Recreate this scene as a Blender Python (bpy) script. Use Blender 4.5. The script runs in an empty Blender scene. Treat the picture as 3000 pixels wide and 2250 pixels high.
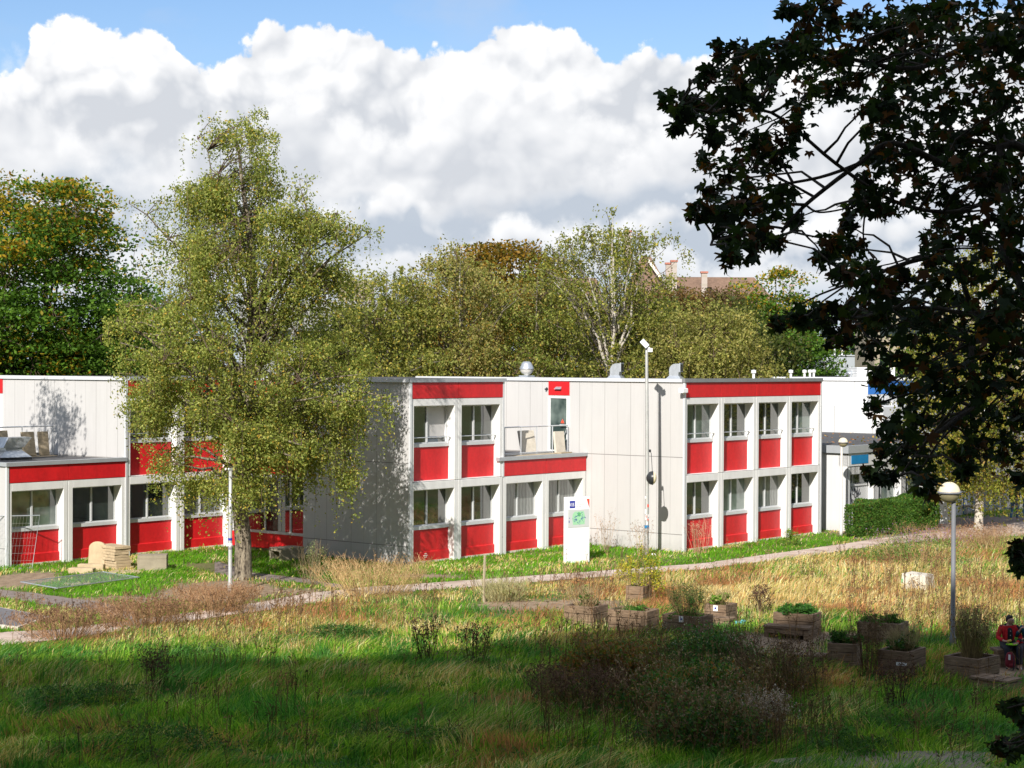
import bpy, math, random
import numpy as np
from mathutils import Vector, Matrix
random.seed(7)
C = bpy.context.scene
COL = C.collection
pi = math.pi
# ---------------------------------------------------------------- camera
F, PITCH, ROLL, AZ, H = 5408.3, -0.01029, 0.0048, 0.68154, 7.0525   # focal length in pixels of a 3000 px frame
cam_d = bpy.data.cameras.new('camera'); cam = bpy.data.objects.new('camera', cam_d); COL.objects.link(cam)
fw = Vector((0, math.cos(PITCH), math.sin(PITCH))); r0 = Vector((1, 0, 0)); u0_ = Vector((0, -math.sin(PITCH), math.cos(PITCH)))
cx = math.cos(ROLL)*r0 + math.sin(ROLL)*u0_; cy = -math.sin(ROLL)*r0 + math.cos(ROLL)*u0_
cam.matrix_world = Matrix(((cx.x, cy.x, -fw.x, 0), (cx.y, cy.y, -fw.y, 0), (cx.z, cy.z, -fw.z, H), (0, 0, 0, 1)))
cam_d.sensor_width = 36; cam_d.lens = F/3000*36; cam_d.clip_start = 0.1; cam_d.clip_end = 4000
C.camera = cam
# ---------------------------------------------------------------- sun, sky
SA, CA = math.sin(AZ), math.cos(AZ)
def UV(u, v): return (u*SA - v*CA, u*CA + v*SA)          # building grid -> world
SUN_EL, SUN_T = math.radians(33), math.radians(23)
tu, tv = math.cos(SUN_T), math.sin(SUN_T)
tx, ty = UV(tu, tv)                                       # direction the light travels, on the ground
sd = bpy.data.lights.new('sun', 'SUN'); sun = bpy.data.objects.new('sun', sd); COL.objects.link(sun)
sd.energy = 5.0; sd.angle = math.radians(0.53); sd.color = (1, .955, .89)
dirv = Vector((tx*math.cos(SUN_EL), ty*math.cos(SUN_EL), -math.sin(SUN_EL)))
sun.rotation_euler = dirv.to_track_quat('-Z', 'Y').to_euler(); sun.location = (-20, -60, 60)
C.view_settings.view_transform = 'Standard'; C.view_settings.look = 'None'
C.view_settings.exposure = 0.44; C.view_settings.gamma = 1; C.view_settings.use_curve_mapping = False
C.render.engine = 'CYCLES'; C.cycles.max_bounces = 6; C.cycles.diffuse_bounces = 3; C.cycles.glossy_bounces = 3
C.cycles.transmission_bounces = 3; C.cycles.transparent_max_bounces = 8; C.cycles.use_denoising = True

class NT:
    dim = '3D'
    def __init__(s, tree): s.t = tree; s.n = tree.nodes; s.l = tree.links
    def val(s, x, sock):
        if x is None: return
        if isinstance(x, (int, float)): sock.default_value = x
        elif isinstance(x, (tuple, list)):
            if len(x) == 3 and len(sock.default_value) == 4: x = (*x, 1)
            sock.default_value = x
        else: s.l.new(x, sock)
    def m(s, op, a, b=None, c=None, clamp=False):
        n = s.n.new('ShaderNodeMath'); n.operation = op; n.use_clamp = clamp
        for i, x in enumerate((a, b, c)): s.val(x, n.inputs[i])
        return n.outputs[0]
    def mix(s, f, a, b, bt='MIX'):
        n = s.n.new('ShaderNodeMix'); n.data_type = 'RGBA'; n.blend_type = bt
        s.val(f, n.inputs[0]); s.val(a, n.inputs[6]); s.val(b, n.inputs[7]); return n.outputs[2]
    def noise(s, vec, scale, detail=3, rough=.5, out=0, dist=0):
        n = s.n.new('ShaderNodeTexNoise'); n.noise_dimensions = s.dim; s.val(vec, n.inputs['Vector']); n.inputs['Scale'].default_value = scale
        n.inputs['Detail'].default_value = detail; n.inputs['Roughness'].default_value = rough; n.inputs['Distortion'].default_value = dist
        return n.outputs[out]
    def vor(s, vec, scale, feat='F1', out=0, smooth=1):
        n = s.n.new('ShaderNodeTexVoronoi'); n.voronoi_dimensions = s.dim; s.val(vec, n.inputs['Vector']); n.feature = feat; n.inputs['Scale'].default_value = scale
        if feat == 'SMOOTH_F1': n.inputs['Smoothness'].default_value = smooth
        return n.outputs[out]
    def ramp(s, f, stops, interp='LINEAR'):
        n = s.n.new('ShaderNodeValToRGB'); s.val(f, n.inputs[0]); e = n.color_ramp.elements; n.color_ramp.interpolation = interp
        while len(e) < len(stops): e.new(.5)
        for q, (p, c) in zip(e, stops): q.position = p; q.color = (*c, 1) if len(c) == 3 else c
        return n.outputs[0]
    def mapr(s, v, a, b, c=0, d=1, smooth=False):
        n = s.n.new('ShaderNodeMapRange'); s.val(v, n.inputs[0])
        if smooth: n.interpolation_type = 'SMOOTHSTEP'
        for i, x in enumerate((a, b, c, d)): s.val(x, n.inputs[i+1])
        return n.outputs[0]
    def comb(s, x, y, z):
        n = s.n.new('ShaderNodeCombineXYZ'); s.val(x, n.inputs[0]); s.val(y, n.inputs[1]); s.val(z, n.inputs[2]); return n.outputs[0]
    def sep(s, v):
        n = s.n.new('ShaderNodeSeparateXYZ'); s.val(v, n.inputs[0]); return n.outputs
    def coord(s, k='Object'): return s.n.new('ShaderNodeTexCoord').outputs[k]
    def bump(s, h, strength=.3, dist=.02):
        n = s.n.new('ShaderNodeBump'); s.val(h, n.inputs['Height']); n.inputs['Strength'].default_value = strength
        n.inputs['Distance'].default_value = dist; return n.outputs[0]

w = bpy.data.worlds.new('World'); C.world = w; w.use_nodes = True
def build_world():
    t = NT(w.node_tree); t.n.clear(); t.dim = '2D'
    out = t.n.new('ShaderNodeOutputWorld'); bg = t.n.new('ShaderNodeBackground'); t.l.new(bg.outputs[0], out.inputs[0])
    sky = t.n.new('ShaderNodeTexSky'); sky.sky_type = 'NISHITA'; sky.sun_disc = False; sky.sun_elevation = SUN_EL
    # sun stands opposite to the travel direction
    sky.sun_rotation = math.atan2(-tx, -ty); sky.altitude = 60; sky.air_density = 1.0; sky.dust_density = .6; sky.ozone_density = 1.6
    d = t.coord('Generated'); x, y, z = t.sep(d)
    az = t.m('ARCTAN2', x, y); el = t.m('ARCSINE', z)
    X = t.m('MULTIPLY', az, 5408.0/1000); Y = t.m('MULTIPLY', el, 5408.0/1000)      # thousands of photo pixels from the view axis / above the horizon
    P = t.comb(X, Y, 0)
    def pt(px, py): return ((px*1.356-1500)/1000, (1078-py*1.356)/1000)
    def layer(prof, amp, seed, relief, grain=2.2, soft=.006):
        c = t.n.new('ShaderNodeFloatCurve'); cur = c.mapping.curves[0]
        pts = sorted(pt(*q) for q in prof)
        pts = [((a+2.2)/4.4, b/1.2) for a, b in pts]
        pts = [(0, pts[0][1])] + pts + [(1, pts[-1][1])]
        while len(cur.points) < len(pts): cur.points.new(.5, .5)
        for q, (a, b) in zip(cur.points, pts): q.location = (a, b); q.handle_type = 'AUTO'
        c.mapping.use_clip = False; c.mapping.update()
        t.val(t.m('DIVIDE', t.m('ADD', X, 2.2), 4.4, clamp=True), c.inputs['Value'])
        E_ = t.m('MULTIPLY', c.outputs[0], 1.2)
        V = t.comb(t.m('ADD', X, seed*3.7), t.m('ADD', Y, seed*1.9), 0)
        w1 = t.noise(V, grain*1.1, 3, .5, 1)
        def bill(off):
            mv = t.n.new('ShaderNodeVectorMath'); mv.operation = 'MULTIPLY_ADD'; t.l.new(w1, mv.inputs[0]); mv.inputs[1].default_value = (.16, .16, 0)
            ad = t.n.new('ShaderNodeVectorMath'); ad.operation = 'ADD'; t.l.new(V, ad.inputs[0]); ad.inputs[1].default_value = (off[0], off[1], 0); t.l.new(ad.outputs[0], mv.inputs[2])
            b1 = t.vor(mv.outputs[0], grain*2.0, 'SMOOTH_F1', 0, .25); b2 = t.vor(mv.outputs[0], grain*5.5, 'SMOOTH_F1', 0, .2)
            return t.m('ADD', b1, t.m('MULTIPLY', b2, .42)), mv.outputs[0]
        bb_, wv_ = bill((0, 0)); b3 = t.vor(wv_, grain*15, 'SMOOTH_F1', 0, .2)
        n1 = t.noise(V, grain*9, 6, .62)
        bil = t.m('SUBTRACT', .95, t.m('ADD', bb_, t.m('ADD', t.m('MULTIPLY', b3, .16), t.m('MULTIPLY', t.m('SUBTRACT', n1, .5), -.60))))
        rel_ = None
        if relief:
            sh_, _w = bill((-.030, .040)); rel_ = t.m('SUBTRACT', sh_, t.m('ADD', bb_, t.m('MULTIPLY', t.m('SUBTRACT', b3, .35), .12)))
        depth = t.m('SUBTRACT', t.m('ADD', E_, t.m('MULTIPLY', t.m('SUBTRACT', bil, .50), amp)), Y)
        mask = t.mapr(depth, -soft, soft*2.5, 0, 1, True)
        return depth, mask, bil, V, rel_
    # blue sky: Nishita, slightly deepened
    skyc = t.mix(1.0, sky.outputs[0], (.070, .084, .102), 'MULTIPLY')
    far = t.mapr(el, math.radians(11), math.radians(30), 0, 1)
    highn = t.noise(P, 1.2, 7, .6)
    hc = t.mapr(highn, .40, .54, 0, 1, True)
    fill_cloud = t.mix(t.mapr(highn, .55, .75), (.52, .55, .60), (.38, .42, .49))  # clouds above the view, added to brighten the fill light
    topc = t.mix(t.m('MULTIPLY', hc, t.mapr(Y, 1.12, 1.4, .0, .9)), skyc, fill_cloud)
    wisp = t.mapr(t.noise(t.comb(t.m('MULTIPLY', X, .6), Y, 0), 2.3, 5, .6), .50, .70, 0, .35)
    col = t.mix(t.mapr(Y, .2, 1.05, .30, .06), topc, (.62, .72, .84))
    col = t.mix(t.m('MULTIPLY', wisp, t.mapr(Y, .85, 1.05)), col, (.46, .50, .58))
    white, pale, grey, blu = (.79, .79, .795), (.66, .67, .69), (.50, .523, .563), (.40, .45, .52)
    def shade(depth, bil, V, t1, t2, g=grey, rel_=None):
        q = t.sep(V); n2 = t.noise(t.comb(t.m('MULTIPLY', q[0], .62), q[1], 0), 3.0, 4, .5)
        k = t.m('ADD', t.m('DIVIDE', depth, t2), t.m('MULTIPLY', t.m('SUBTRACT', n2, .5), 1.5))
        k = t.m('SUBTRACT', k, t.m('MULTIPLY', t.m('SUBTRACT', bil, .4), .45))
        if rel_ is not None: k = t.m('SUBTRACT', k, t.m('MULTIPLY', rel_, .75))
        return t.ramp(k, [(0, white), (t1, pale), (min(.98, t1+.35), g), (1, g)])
    L1 = [(-900, 200), (-400, 150), (-60, 215), (40, 190), (75, 140), (110, 100), (200, 55), (265, 75), (330, 62), (375, 95), (410, 130), (480, 148), (515, 118), (550, 92), (575, 48), (630, 30), (690, 28), (740, 45), (800, 62), (835, 88), (880, 112), (945, 104), (1005, 96), (1040, 68), (1090, 52), (1150, 62), (1220, 66), (1275, 84), (1295, 112), (1330, 126), (1400, 120), (1480, 112), (1530, 132), (1650, 128), (1800, 95), (2000, 40), (2212, 20), (2600, 150)]
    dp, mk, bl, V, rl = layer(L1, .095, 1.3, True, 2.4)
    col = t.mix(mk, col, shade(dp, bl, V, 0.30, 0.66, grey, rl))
    L2 = [(-900, 250), (-200, 225), (0, 190), (60, 185), (120, 205), (170, 250), (260, 330), (420, 300), (500, 260), (640, 210), (760, 240), (820, 300), (900, 240), (1000, 200), (1120, 190), (1220, 230), (1330, 260), (1500, 215), (1750, 240), (2212, 180), (2600, 250)]
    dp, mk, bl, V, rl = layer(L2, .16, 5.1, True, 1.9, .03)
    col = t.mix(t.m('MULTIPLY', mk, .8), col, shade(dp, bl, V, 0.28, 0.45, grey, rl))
    L3 = [(-900, 360), (-200, 345), (0, 330), (150, 345), (330, 330), (480, 370), (650, 395), (800, 385), (920, 410), (1000, 380), (1160, 400), (1300, 330), (1450, 345), (1700, 360), (2212, 330), (2600, 380)]
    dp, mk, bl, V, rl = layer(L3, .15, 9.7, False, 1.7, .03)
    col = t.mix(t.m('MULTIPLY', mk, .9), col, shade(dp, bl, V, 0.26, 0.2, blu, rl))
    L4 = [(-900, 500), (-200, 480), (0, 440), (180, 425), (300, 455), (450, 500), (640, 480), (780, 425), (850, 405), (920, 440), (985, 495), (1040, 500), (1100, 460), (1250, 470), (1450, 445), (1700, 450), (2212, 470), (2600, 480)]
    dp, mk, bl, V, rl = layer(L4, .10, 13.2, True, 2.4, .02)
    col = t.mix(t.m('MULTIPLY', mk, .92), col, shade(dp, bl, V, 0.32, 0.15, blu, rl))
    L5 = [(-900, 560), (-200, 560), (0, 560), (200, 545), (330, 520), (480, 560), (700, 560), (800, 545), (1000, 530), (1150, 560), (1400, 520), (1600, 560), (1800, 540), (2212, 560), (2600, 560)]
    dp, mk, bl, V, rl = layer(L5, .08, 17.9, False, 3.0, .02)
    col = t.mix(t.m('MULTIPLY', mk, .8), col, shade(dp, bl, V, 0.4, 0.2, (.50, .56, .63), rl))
    below = t.mapr(el, -.02, 0.0, 0, 1)
    col = t.mix(below, (.10, .11, .08), col)
    t.l.new(col, bg.inputs[0]); bg.inputs[1].default_value = 1.0
build_world(); w.cycles.sampling_method = 'MANUAL'; w.cycles.sample_map_resolution = 128

# ---------------------------------------------------------------- helpers
def tag(o, label=None, cat=None, group=None, kind=None):
    if label: o['label'] = label
    if cat: o['category'] = cat
    if group: o['group'] = group
    if kind: o['kind'] = kind
    return o
def thing(name, label, cat, loc=(0, 0, 0), rz=0, group=None):
    o = bpy.data.objects.new(name, None); COL.objects.link(o); o.empty_display_size = .3
    o.location = (loc[0], loc[1], loc[2] if len(loc) > 2 else 0); o.rotation_euler = (0, 0, rz)
    return tag(o, label, cat, group)
def link(name, me, mat, parent=None, loc=None, rot=None, label=None):
    o = bpy.data.objects.new(name, me); COL.objects.link(o)
    if mat is not None and not me.materials:
        for m_ in (mat if isinstance(mat, (list, tuple)) else [mat]): me.materials.append(m_)
    if parent is not None: o.parent = parent
    if loc is not None: o.location = loc
    if rot is not None: o.rotation_euler = rot
    if label: o['label'] = label
    return o
class MB:
    def __init__(s): s.v = []; s.f = []; s.mi = []; s.cur = 0
    def add(s, vs, fs):
        b = len(s.v); s.v += [tuple(q) for q in vs]; s.f += [tuple(b+i for i in q) for q in fs]; s.mi += [s.cur]*len(fs); return s
    def box(s, x0, x1, y0, y1, z0, z1):
        return s.add([(x0, y0, z0), (x1, y0, z0), (x1, y1, z0), (x0, y1, z0), (x0, y0, z1), (x1, y0, z1), (x1, y1, z1), (x0, y1, z1)],
                     [(0, 3, 2, 1), (4, 5, 6, 7), (0, 1, 5, 4), (1, 2, 6, 5), (2, 3, 7, 6), (3, 0, 4, 7)])
    def obox(s, c, sz, rz=0, rx=0, ry=0):
        M = Matrix.Translation(c) @ Matrix.Rotation(rz, 4, 'Z') @ Matrix.Rotation(ry, 4, 'Y') @ Matrix.Rotation(rx, 4, 'X')
        hx, hy, hz = sz[0]/2, sz[1]/2, sz[2]/2
        vs = [M @ Vector(q) for q in ((-hx, -hy, -hz), (hx, -hy, -hz), (hx, hy, -hz), (-hx, hy, -hz), (-hx, -hy, hz), (hx, -hy, hz), (hx, hy, hz), (-hx, hy, hz))]
        return s.add(vs, [(0, 3, 2, 1), (4, 5, 6, 7), (0, 1, 5, 4), (1, 2, 6, 5), (2, 3, 7, 6), (3, 0, 4, 7)])
    def prism(s, pts, z0, z1):
        n = len(pts); vs = [(x, y, z0) for x, y in pts] + [(x, y, z1) for x, y in pts]
        return s.add(vs, [tuple(reversed(range(n))), tuple(range(n, 2*n))] + [(i, (i+1) % n, n+(i+1) % n, n+i) for i in range(n)])
    def tube(s, pts, rad, sides=6, cap=True):
        pts = [Vector(p) for p in pts]; n = len(pts)
        if isinstance(rad, (int, float)): rad = [rad]*n
        vs = []; ref = None
        for i, p in enumerate(pts):
            d = (pts[min(i+1, n-1)]-pts[max(i-1, 0)])
            d = d.normalized() if d.length > 1e-9 else Vector((0, 0, 1))
            if ref is None:
                ref = Vector((0, 0, 1)).cross(d)
                if ref.length < .1: ref = Vector((1, 0, 0)).cross(d)
            a = (ref - d*ref.dot(d))
            if a.length < 1e-6: a = d.orthogonal()
            a.normalize(); ref = a; b = d.cross(a)
            for k in range(sides):
                th = 2*pi*k/sides; vs.append(p + (a*math.cos(th)+b*math.sin(th))*rad[i])
        fs = [(i*sides+k, i*sides+(k+1) % sides, (i+1)*sides+(k+1) % sides, (i+1)*sides+k) for i in range(n-1) for k in range(sides)]
        if cap: fs += [tuple(reversed(range(sides))), tuple((n-1)*sides+k for k in range(sides))]
        return s.add(vs, fs)
    def lathe(s, prof, c=(0, 0, 0), seg=20):
        vs = []; n = len(prof)
        for r, z in prof:
            for k in range(seg): th = 2*pi*k/seg; vs.append((c[0]+r*math.cos(th), c[1]+r*math.sin(th), c[2]+z))
        return s.add(vs, [(i*seg+k, i*seg+(k+1) % seg, (i+1)*seg+(k+1) % seg, (i+1)*seg+k) for i in range(n-1) for k in range(seg)])
    def build(s, name, mat, parent=None, smooth=False, bevel=0, **kw):
        me = bpy.data.meshes.new(name); me.from_pydata([tuple(q) for q in s.v], [], s.f); me.validate()
        if smooth: me.polygons.foreach_set('use_smooth', [True]*len(me.polygons))
        o = link(name, me, mat, parent, **kw)
        if isinstance(mat, (list, tuple)) and len(s.mi) == len(me.polygons): me.polygons.foreach_set('material_index', s.mi)
        if bevel:
            b = o.modifiers.new('Bevel', 'BEVEL'); b.width = bevel; b.segments = 2; b.limit_method = 'ANGLE'
        return o
def copy_tree(o, parent=None):
    c = o.copy(); COL.objects.link(c); c.parent = parent
    for ch in o.children: copy_tree(ch, c)
    return c
def G(px, py, z=0.0):
    """world point at height z on the line of sight of a photo pixel (3000 px wide frame)"""
    xi = (px-1500)/F; yi = (1125-py)/F
    D = fw + cx*xi + cy*yi; t = (z-H)/D.z
    return Vector((D.x*t, D.y*t, z))
def R(px, py, dist):
    """world point at a given distance in front of the camera"""
    D = fw + cx*((px-1500)/F) + cy*((1125-py)/F); t = dist/D.y
    return Vector((0, 0, H)) + D*t
RZ = pi/2 - AZ

# ---------------------------------------------------------------- materials
def mat(name, color=(.5, .5, .5), rough=.6, metal=0, spec=.4, fn=None, bump=None):
    m = bpy.data.materials.new(name); m.use_nodes = True; t = NT(m.node_tree); b = t.n['Principled BSDF']
    b.inputs['Base Color'].default_value = (*color, 1); b.inputs['Roughness'].default_value = rough
    b.inputs['Metallic'].default_value = metal; b.inputs['Specular IOR Level'].default_value = spec
    if fn:
        r = fn(t, b)
        if r is not None: t.l.new(r, b.inputs['Base Color'])
    return m
def dirt(color, amt=.12, scale=1.5, fine=25):
    def fn(t, b):
        c = t.coord(); q_ = t.sep(c); n = t.noise(t.comb(t.m('MULTIPLY', q_[0], 1.5), t.m('MULTIPLY', q_[1], 1.5), t.m('MULTIPLY', q_[2], .5)), scale, 5, .65); n2 = t.noise(c, fine, 3, .6)
        k = t.m('ADD', t.mapr(n, .3, .7, 1-amt, 1+amt*.4), t.mapr(n2, .3, .7, -amt*.4, amt*.4))
        sc = t.n.new('ShaderNodeVectorMath'); sc.operation = 'SCALE'; sc.inputs[0].default_value = color; t.l.new(k, sc.inputs['Scale'])
        t.l.new(t.bump(n2, .15, .01), b.inputs['Normal'])
        return sc.outputs[0]
    return fn
def panelled(color, pitch=.62, zs=(3.58, .65), axis=1, streak=.05):
    def fn(t, b):
        c = t.coord(); s_ = t.sep(c); a = s_[axis]; z = s_[2]
        fr = t.m('FRACT', t.m('DIVIDE', a, pitch)); j = t.m('LESS_THAN', fr, .022)
        fr2 = t.m('FRACT', t.m('DIVIDE', a, pitch*2)); jj = t.m('MULTIPLY', j, t.mapr(t.m('LESS_THAN', fr2, .1), 0, 1, .35, .75))
        tot = jj
        for q in zs:
            tot = t.m('MAXIMUM', tot, t.m('MULTIPLY', t.m('LESS_THAN', t.m('ABSOLUTE', t.m('SUBTRACT', z, q)), .014), .75))
        n = t.noise(t.comb(t.m('MULTIPLY', a, 1), t.m('MULTIPLY', s_[0], 1), t.m('MULTIPLY', z, .25)), 1.6, 5, .6)
        pid = t.m('FLOOR', t.m('DIVIDE', a, pitch)); wn = t.n.new('ShaderNodeTexWhiteNoise'); wn.noise_dimensions = '1D'; t.l.new(pid, wn.inputs['W'])
        k = t.m('MULTIPLY', t.mapr(n, .3, .7, 1-streak, 1+streak*.3), t.mapr(wn.outputs[0], 0, 1, .97, 1.01))
        low = t.mapr(t.m('ADD', z, t.m('MULTIPLY', n, .5)), .1, .75, .80, 1)
        st_ = t.noise(t.comb(t.m('MULTIPLY', a, 7), t.m('MULTIPLY', s_[0], 7), t.m('MULTIPLY', z, .35)), 1.5, 4, .65); k = t.m('MULTIPLY', k, t.mapr(st_, .50, .74, 1.0, .945))
        sc = t.n.new('ShaderNodeVectorMath'); sc.operation = 'SCALE'; sc.inputs[0].default_value = color; t.l.new(t.m('MULTIPLY', k, low), sc.inputs['Scale'])
        t.l.new(t.bump(t.m('SUBTRACT', 1, tot), .5, .01), b.inputs['Normal'])
        return t.mix(tot, sc.outputs[0], (.12, .11, .10))
    return fn
M = {}
M['clad'] = mat('pale_cladding', rough=.7, fn=panelled((.505, .492, .478)))
M['clad_b'] = mat('white_cladding', rough=.6, fn=panelled((.62, .62, .615), 1.1, (), 1, .05))
M['frame'] = mat('white_bay_paint', rough=.5, fn=dirt((.74, .73, .71), .10, 1.6))
M['red'] = mat('red_panel_paint', rough=.45, fn=dirt((.60, .013, .017), .2, 1.3, 9))
M['blue'] = mat('blue_panel_paint', rough=.4, fn=dirt((.02, .16, .52), .12))
M['bluesign'] = mat('blue_sign_paint', rough=.5, fn=dirt((.01, .19, .42), .15))
M['flash'] = mat('grey_flashing', rough=.45, metal=.3, fn=dirt((.42, .44, .46), .10))
M['flash_pale'] = mat('pale_flashing', rough=.5, metal=.2, fn=dirt((.66, .67, .68), .06))
M['flash_dark'] = mat('dark_flashing', rough=.5, metal=.2, fn=dirt((.24, .25, .255), .12))
M['roof'] = mat('bitumen_roof', rough=.9, fn=dirt((.085, .083, .085), .25, .8, 30))
M['wframe'] = mat('window_frame_paint', rough=.4, fn=dirt((.55, .56, .56), .08))
def glassfn(t, b):
    c = t.coord(); n = t.noise(c, 1.4, 4, .6); t.l.new(t.bump(t.noise(c, .8, 1), .04, .05), b.inputs['Normal'])
    return t.mix(t.mapr(n, .35, .65), (.010, .016, .014), (.035, .045, .038))
M['glass'] = mat('window_glass', rough=.03, fn=glassfn); M['glass'].node_tree.nodes['Principled BSDF'].inputs['IOR'].default_value = 2.5
def curtfn(t, b):
    s_ = t.sep(t.coord()); wv = t.m('SINE', t.m('MULTIPLY', t.m('ADD', s_[0], t.m('MULTIPLY', t.noise(t.coord(), 2), .3)), 34))
    return t.mix(t.mapr(wv, -1, 1), (.13, .14, .13), (.21, .22, .21))
M['glass_c'] = mat('curtained_glass', rough=.04, fn=curtfn); M['glass_c'].node_tree.nodes['Principled BSDF'].inputs['IOR'].default_value = 2.1
def paleglass(t, b):
    n = t.noise(t.coord(), .9, 3, .5)
    return t.mix(t.mapr(n, .4, .6), (.03, .05, .045), (.16, .20, .18))
M['glass_g'] = mat('green_tinted_glass', rough=.04, fn=paleglass); M['glass_g'].node_tree.nodes['Principled BSDF'].inputs['IOR'].default_value = 2.1
M['galv'] = mat('galvanised_metal', rough=.35, metal=.75, fn=dirt((.62, .65, .68), .12, 4))
M['rail'] = mat('railing_metal', rough=.4, metal=.5, fn=dirt((.62, .64, .66), .1))
M['polegrey'] = mat('pole_galvanised', rough=.5, metal=.35, fn=dirt((.50, .50, .48), .18, 5))
M['poledark'] = mat('pole_grey_paint', rough=.45, fn=dirt((.20, .205, .22), .15, 5))
M['polewhite'] = mat('pole_white_paint', rough=.5, fn=dirt((.68, .66, .61), .15, 5))
M['black'] = mat('black_plastic', (.03, .032, .035), .35)
M['opal'] = mat('opal_globe', (.78, .66, .44), .3)
def smoke(t, b): 
    n = t.noise(t.coord(), 3, 3); return t.mix(n, (.16, .14, .07), (.36, .32, .20))
M['smoke'] = mat('smoked_globe', rough=.12, fn=smoke)
M['white'] = mat('white_enamel', (.82, .82, .82), .4)
M['offwhite'] = mat('sign_white', rough=.35, fn=dirt((.84, .85, .86), .03))
M['navy'] = mat('logo_blue', (.02, .035, .30), .4)
M['signred'] = mat('sign_red', (.80, .08, .04), .4)
M['mapgrey'] = mat('map_grey', (.52, .54, .53), .4)
M['mapgreen'] = mat('map_green', (.32, .60, .36), .4)
M['lettergrey'] = mat('lettering_grey', (.55, .57, .60), .5)
def concfn(col, a=.2):
    def fn(t, b):
        c = t.coord(); n = t.noise(c, 3, 6, .65); n2 = t.noise(c, 40, 2); 
        t.l.new(t.bump(t.m('ADD', n, n2), .4, .02), b.inputs['Normal'])
        k = t.mapr(n, .3, .7); dk = tuple(q*(1-a*1.6) for q in col); return t.mix(t.m('ADD', t.m('MULTIPLY', k, .8), t.m('MULTIPLY', n2, .2)), dk, tuple(min(1, q*(1+a*.5)) for q in col))
    return fn
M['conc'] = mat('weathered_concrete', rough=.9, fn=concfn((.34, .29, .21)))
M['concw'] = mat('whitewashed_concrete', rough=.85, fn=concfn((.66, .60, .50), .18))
M['stone'] = mat('sandstone_slabs', rough=.9, fn=concfn((.52, .40, .25)))
M['slab'] = mat('grey_paving', rough=.85, fn=concfn((.17, .16, .165)))
M['concgrey'] = mat('grey_facade', rough=.9, fn=concfn((.33, .32, .31), .15))
def woodfn(c1, c2):
    def fn(t, b):
        s_ = t.sep(t.coord()); v = t.comb(t.m('MULTIPLY', s_[0], 1.4), t.m('MULTIPLY', s_[1], 1.4), t.m('MULTIPLY', s_[2], 26))
        n = t.noise(v, 2.2, 5, .65); big = t.noise(t.coord(), 2.5, 3)
        t.l.new(t.bump(n, .5, .015), b.inputs['Normal'])
        return t.mix(t.m('MULTIPLY', t.mapr(n, .3, .7), t.mapr(big, .3, .7, .5, 1.1)), c1, c2)
    return fn
M['wood'] = mat('weathered_timber', rough=.9, fn=woodfn((.085, .052, .032), (.36, .25, .155)))
M['woodpale'] = mat('pale_boards', rough=.85, fn=woodfn((.28, .22, .14), (.50, .42, .30)))
M['tile'] = mat('brown_roof_tiles', rough=.85, fn=dirt((.20, .125, .085), .35, .4, 3))
def brickfn(t, b):
    n = t.n.new('ShaderNodeTexBrick'); t.l.new(t.coord(), n.inputs[0]); n.inputs['Scale'].default_value = 4
    n.inputs['Color1'].default_value = (.34, .11, .075, 1); n.inputs['Color2'].default_value = (.42, .16, .11, 1); n.inputs['Mortar'].default_value = (.4, .34, .3, 1)
    z = t.sep(t.coord())[2]; band = t.m('LESS_THAN', t.m('FRACT', t.m('DIVIDE', z, 1.2)), .25)
    return t.mix(band, n.outputs[0], (.36, .31, .26))
M['brick'] = mat('banded_brick', rough=.9, fn=brickfn)
def corr(t, b):
    s_ = t.sep(t.coord()); wv = t.m('FRACT', t.m('MULTIPLY', s_[0], 1.1)); j = t.m('LESS_THAN', wv, .12)
    return t.mix(j, (.33, .36, .38), (.24, .26, .28))
M['corr'] = mat('corrugated_steel', rough=.6, metal=.1, fn=corr)
def louv(t, b):
    z = t.sep(t.coord())[2]; j = t.m('LESS_THAN', t.m('FRACT', t.m('MULTIPLY', z, 11)), .35); return t.mix(j, (.8, .8, .8), (.35, .37, .38))
M['louvre'] = mat('louvre_white', rough=.5, fn=louv)
def barkfn(c1, c2, sx=4, sz=1.2, thr=.5):
    def fn(t, b):
        s_ = t.sep(t.coord()); v = t.comb(t.m('MULTIPLY', s_[0], sx), t.m('MULTIPLY', s_[1], sx), t.m('MULTIPLY', s_[2], sz))
        n = t.noise(v, 3, 6, .7); t.l.new(t.bump(n, .9, .05), b.inputs['Normal'])
        return t.mix(t.mapr(n, thr-.1, thr+.1), c1, c2)
    return fn
M['bark'] = mat('old_birch_bark', rough=.95, fn=barkfn((.055, .042, .03), (.30, .25, .18)))
M['birchbark'] = mat('pale_birch_bark', rough=.9, fn=barkfn((.16, .13, .10), (.52, .47, .40), 1.2, 3, .42))
M['greybark'] = mat('grey_birch_limb_bark', rough=.9, fn=barkfn((.10, .08, .06), (.27, .235, .19), 2, 3, .5))
M['darkbark'] = mat('dark_bark', rough=.95, fn=barkfn((.03, .024, .018), (.085, .07, .055)))
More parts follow.
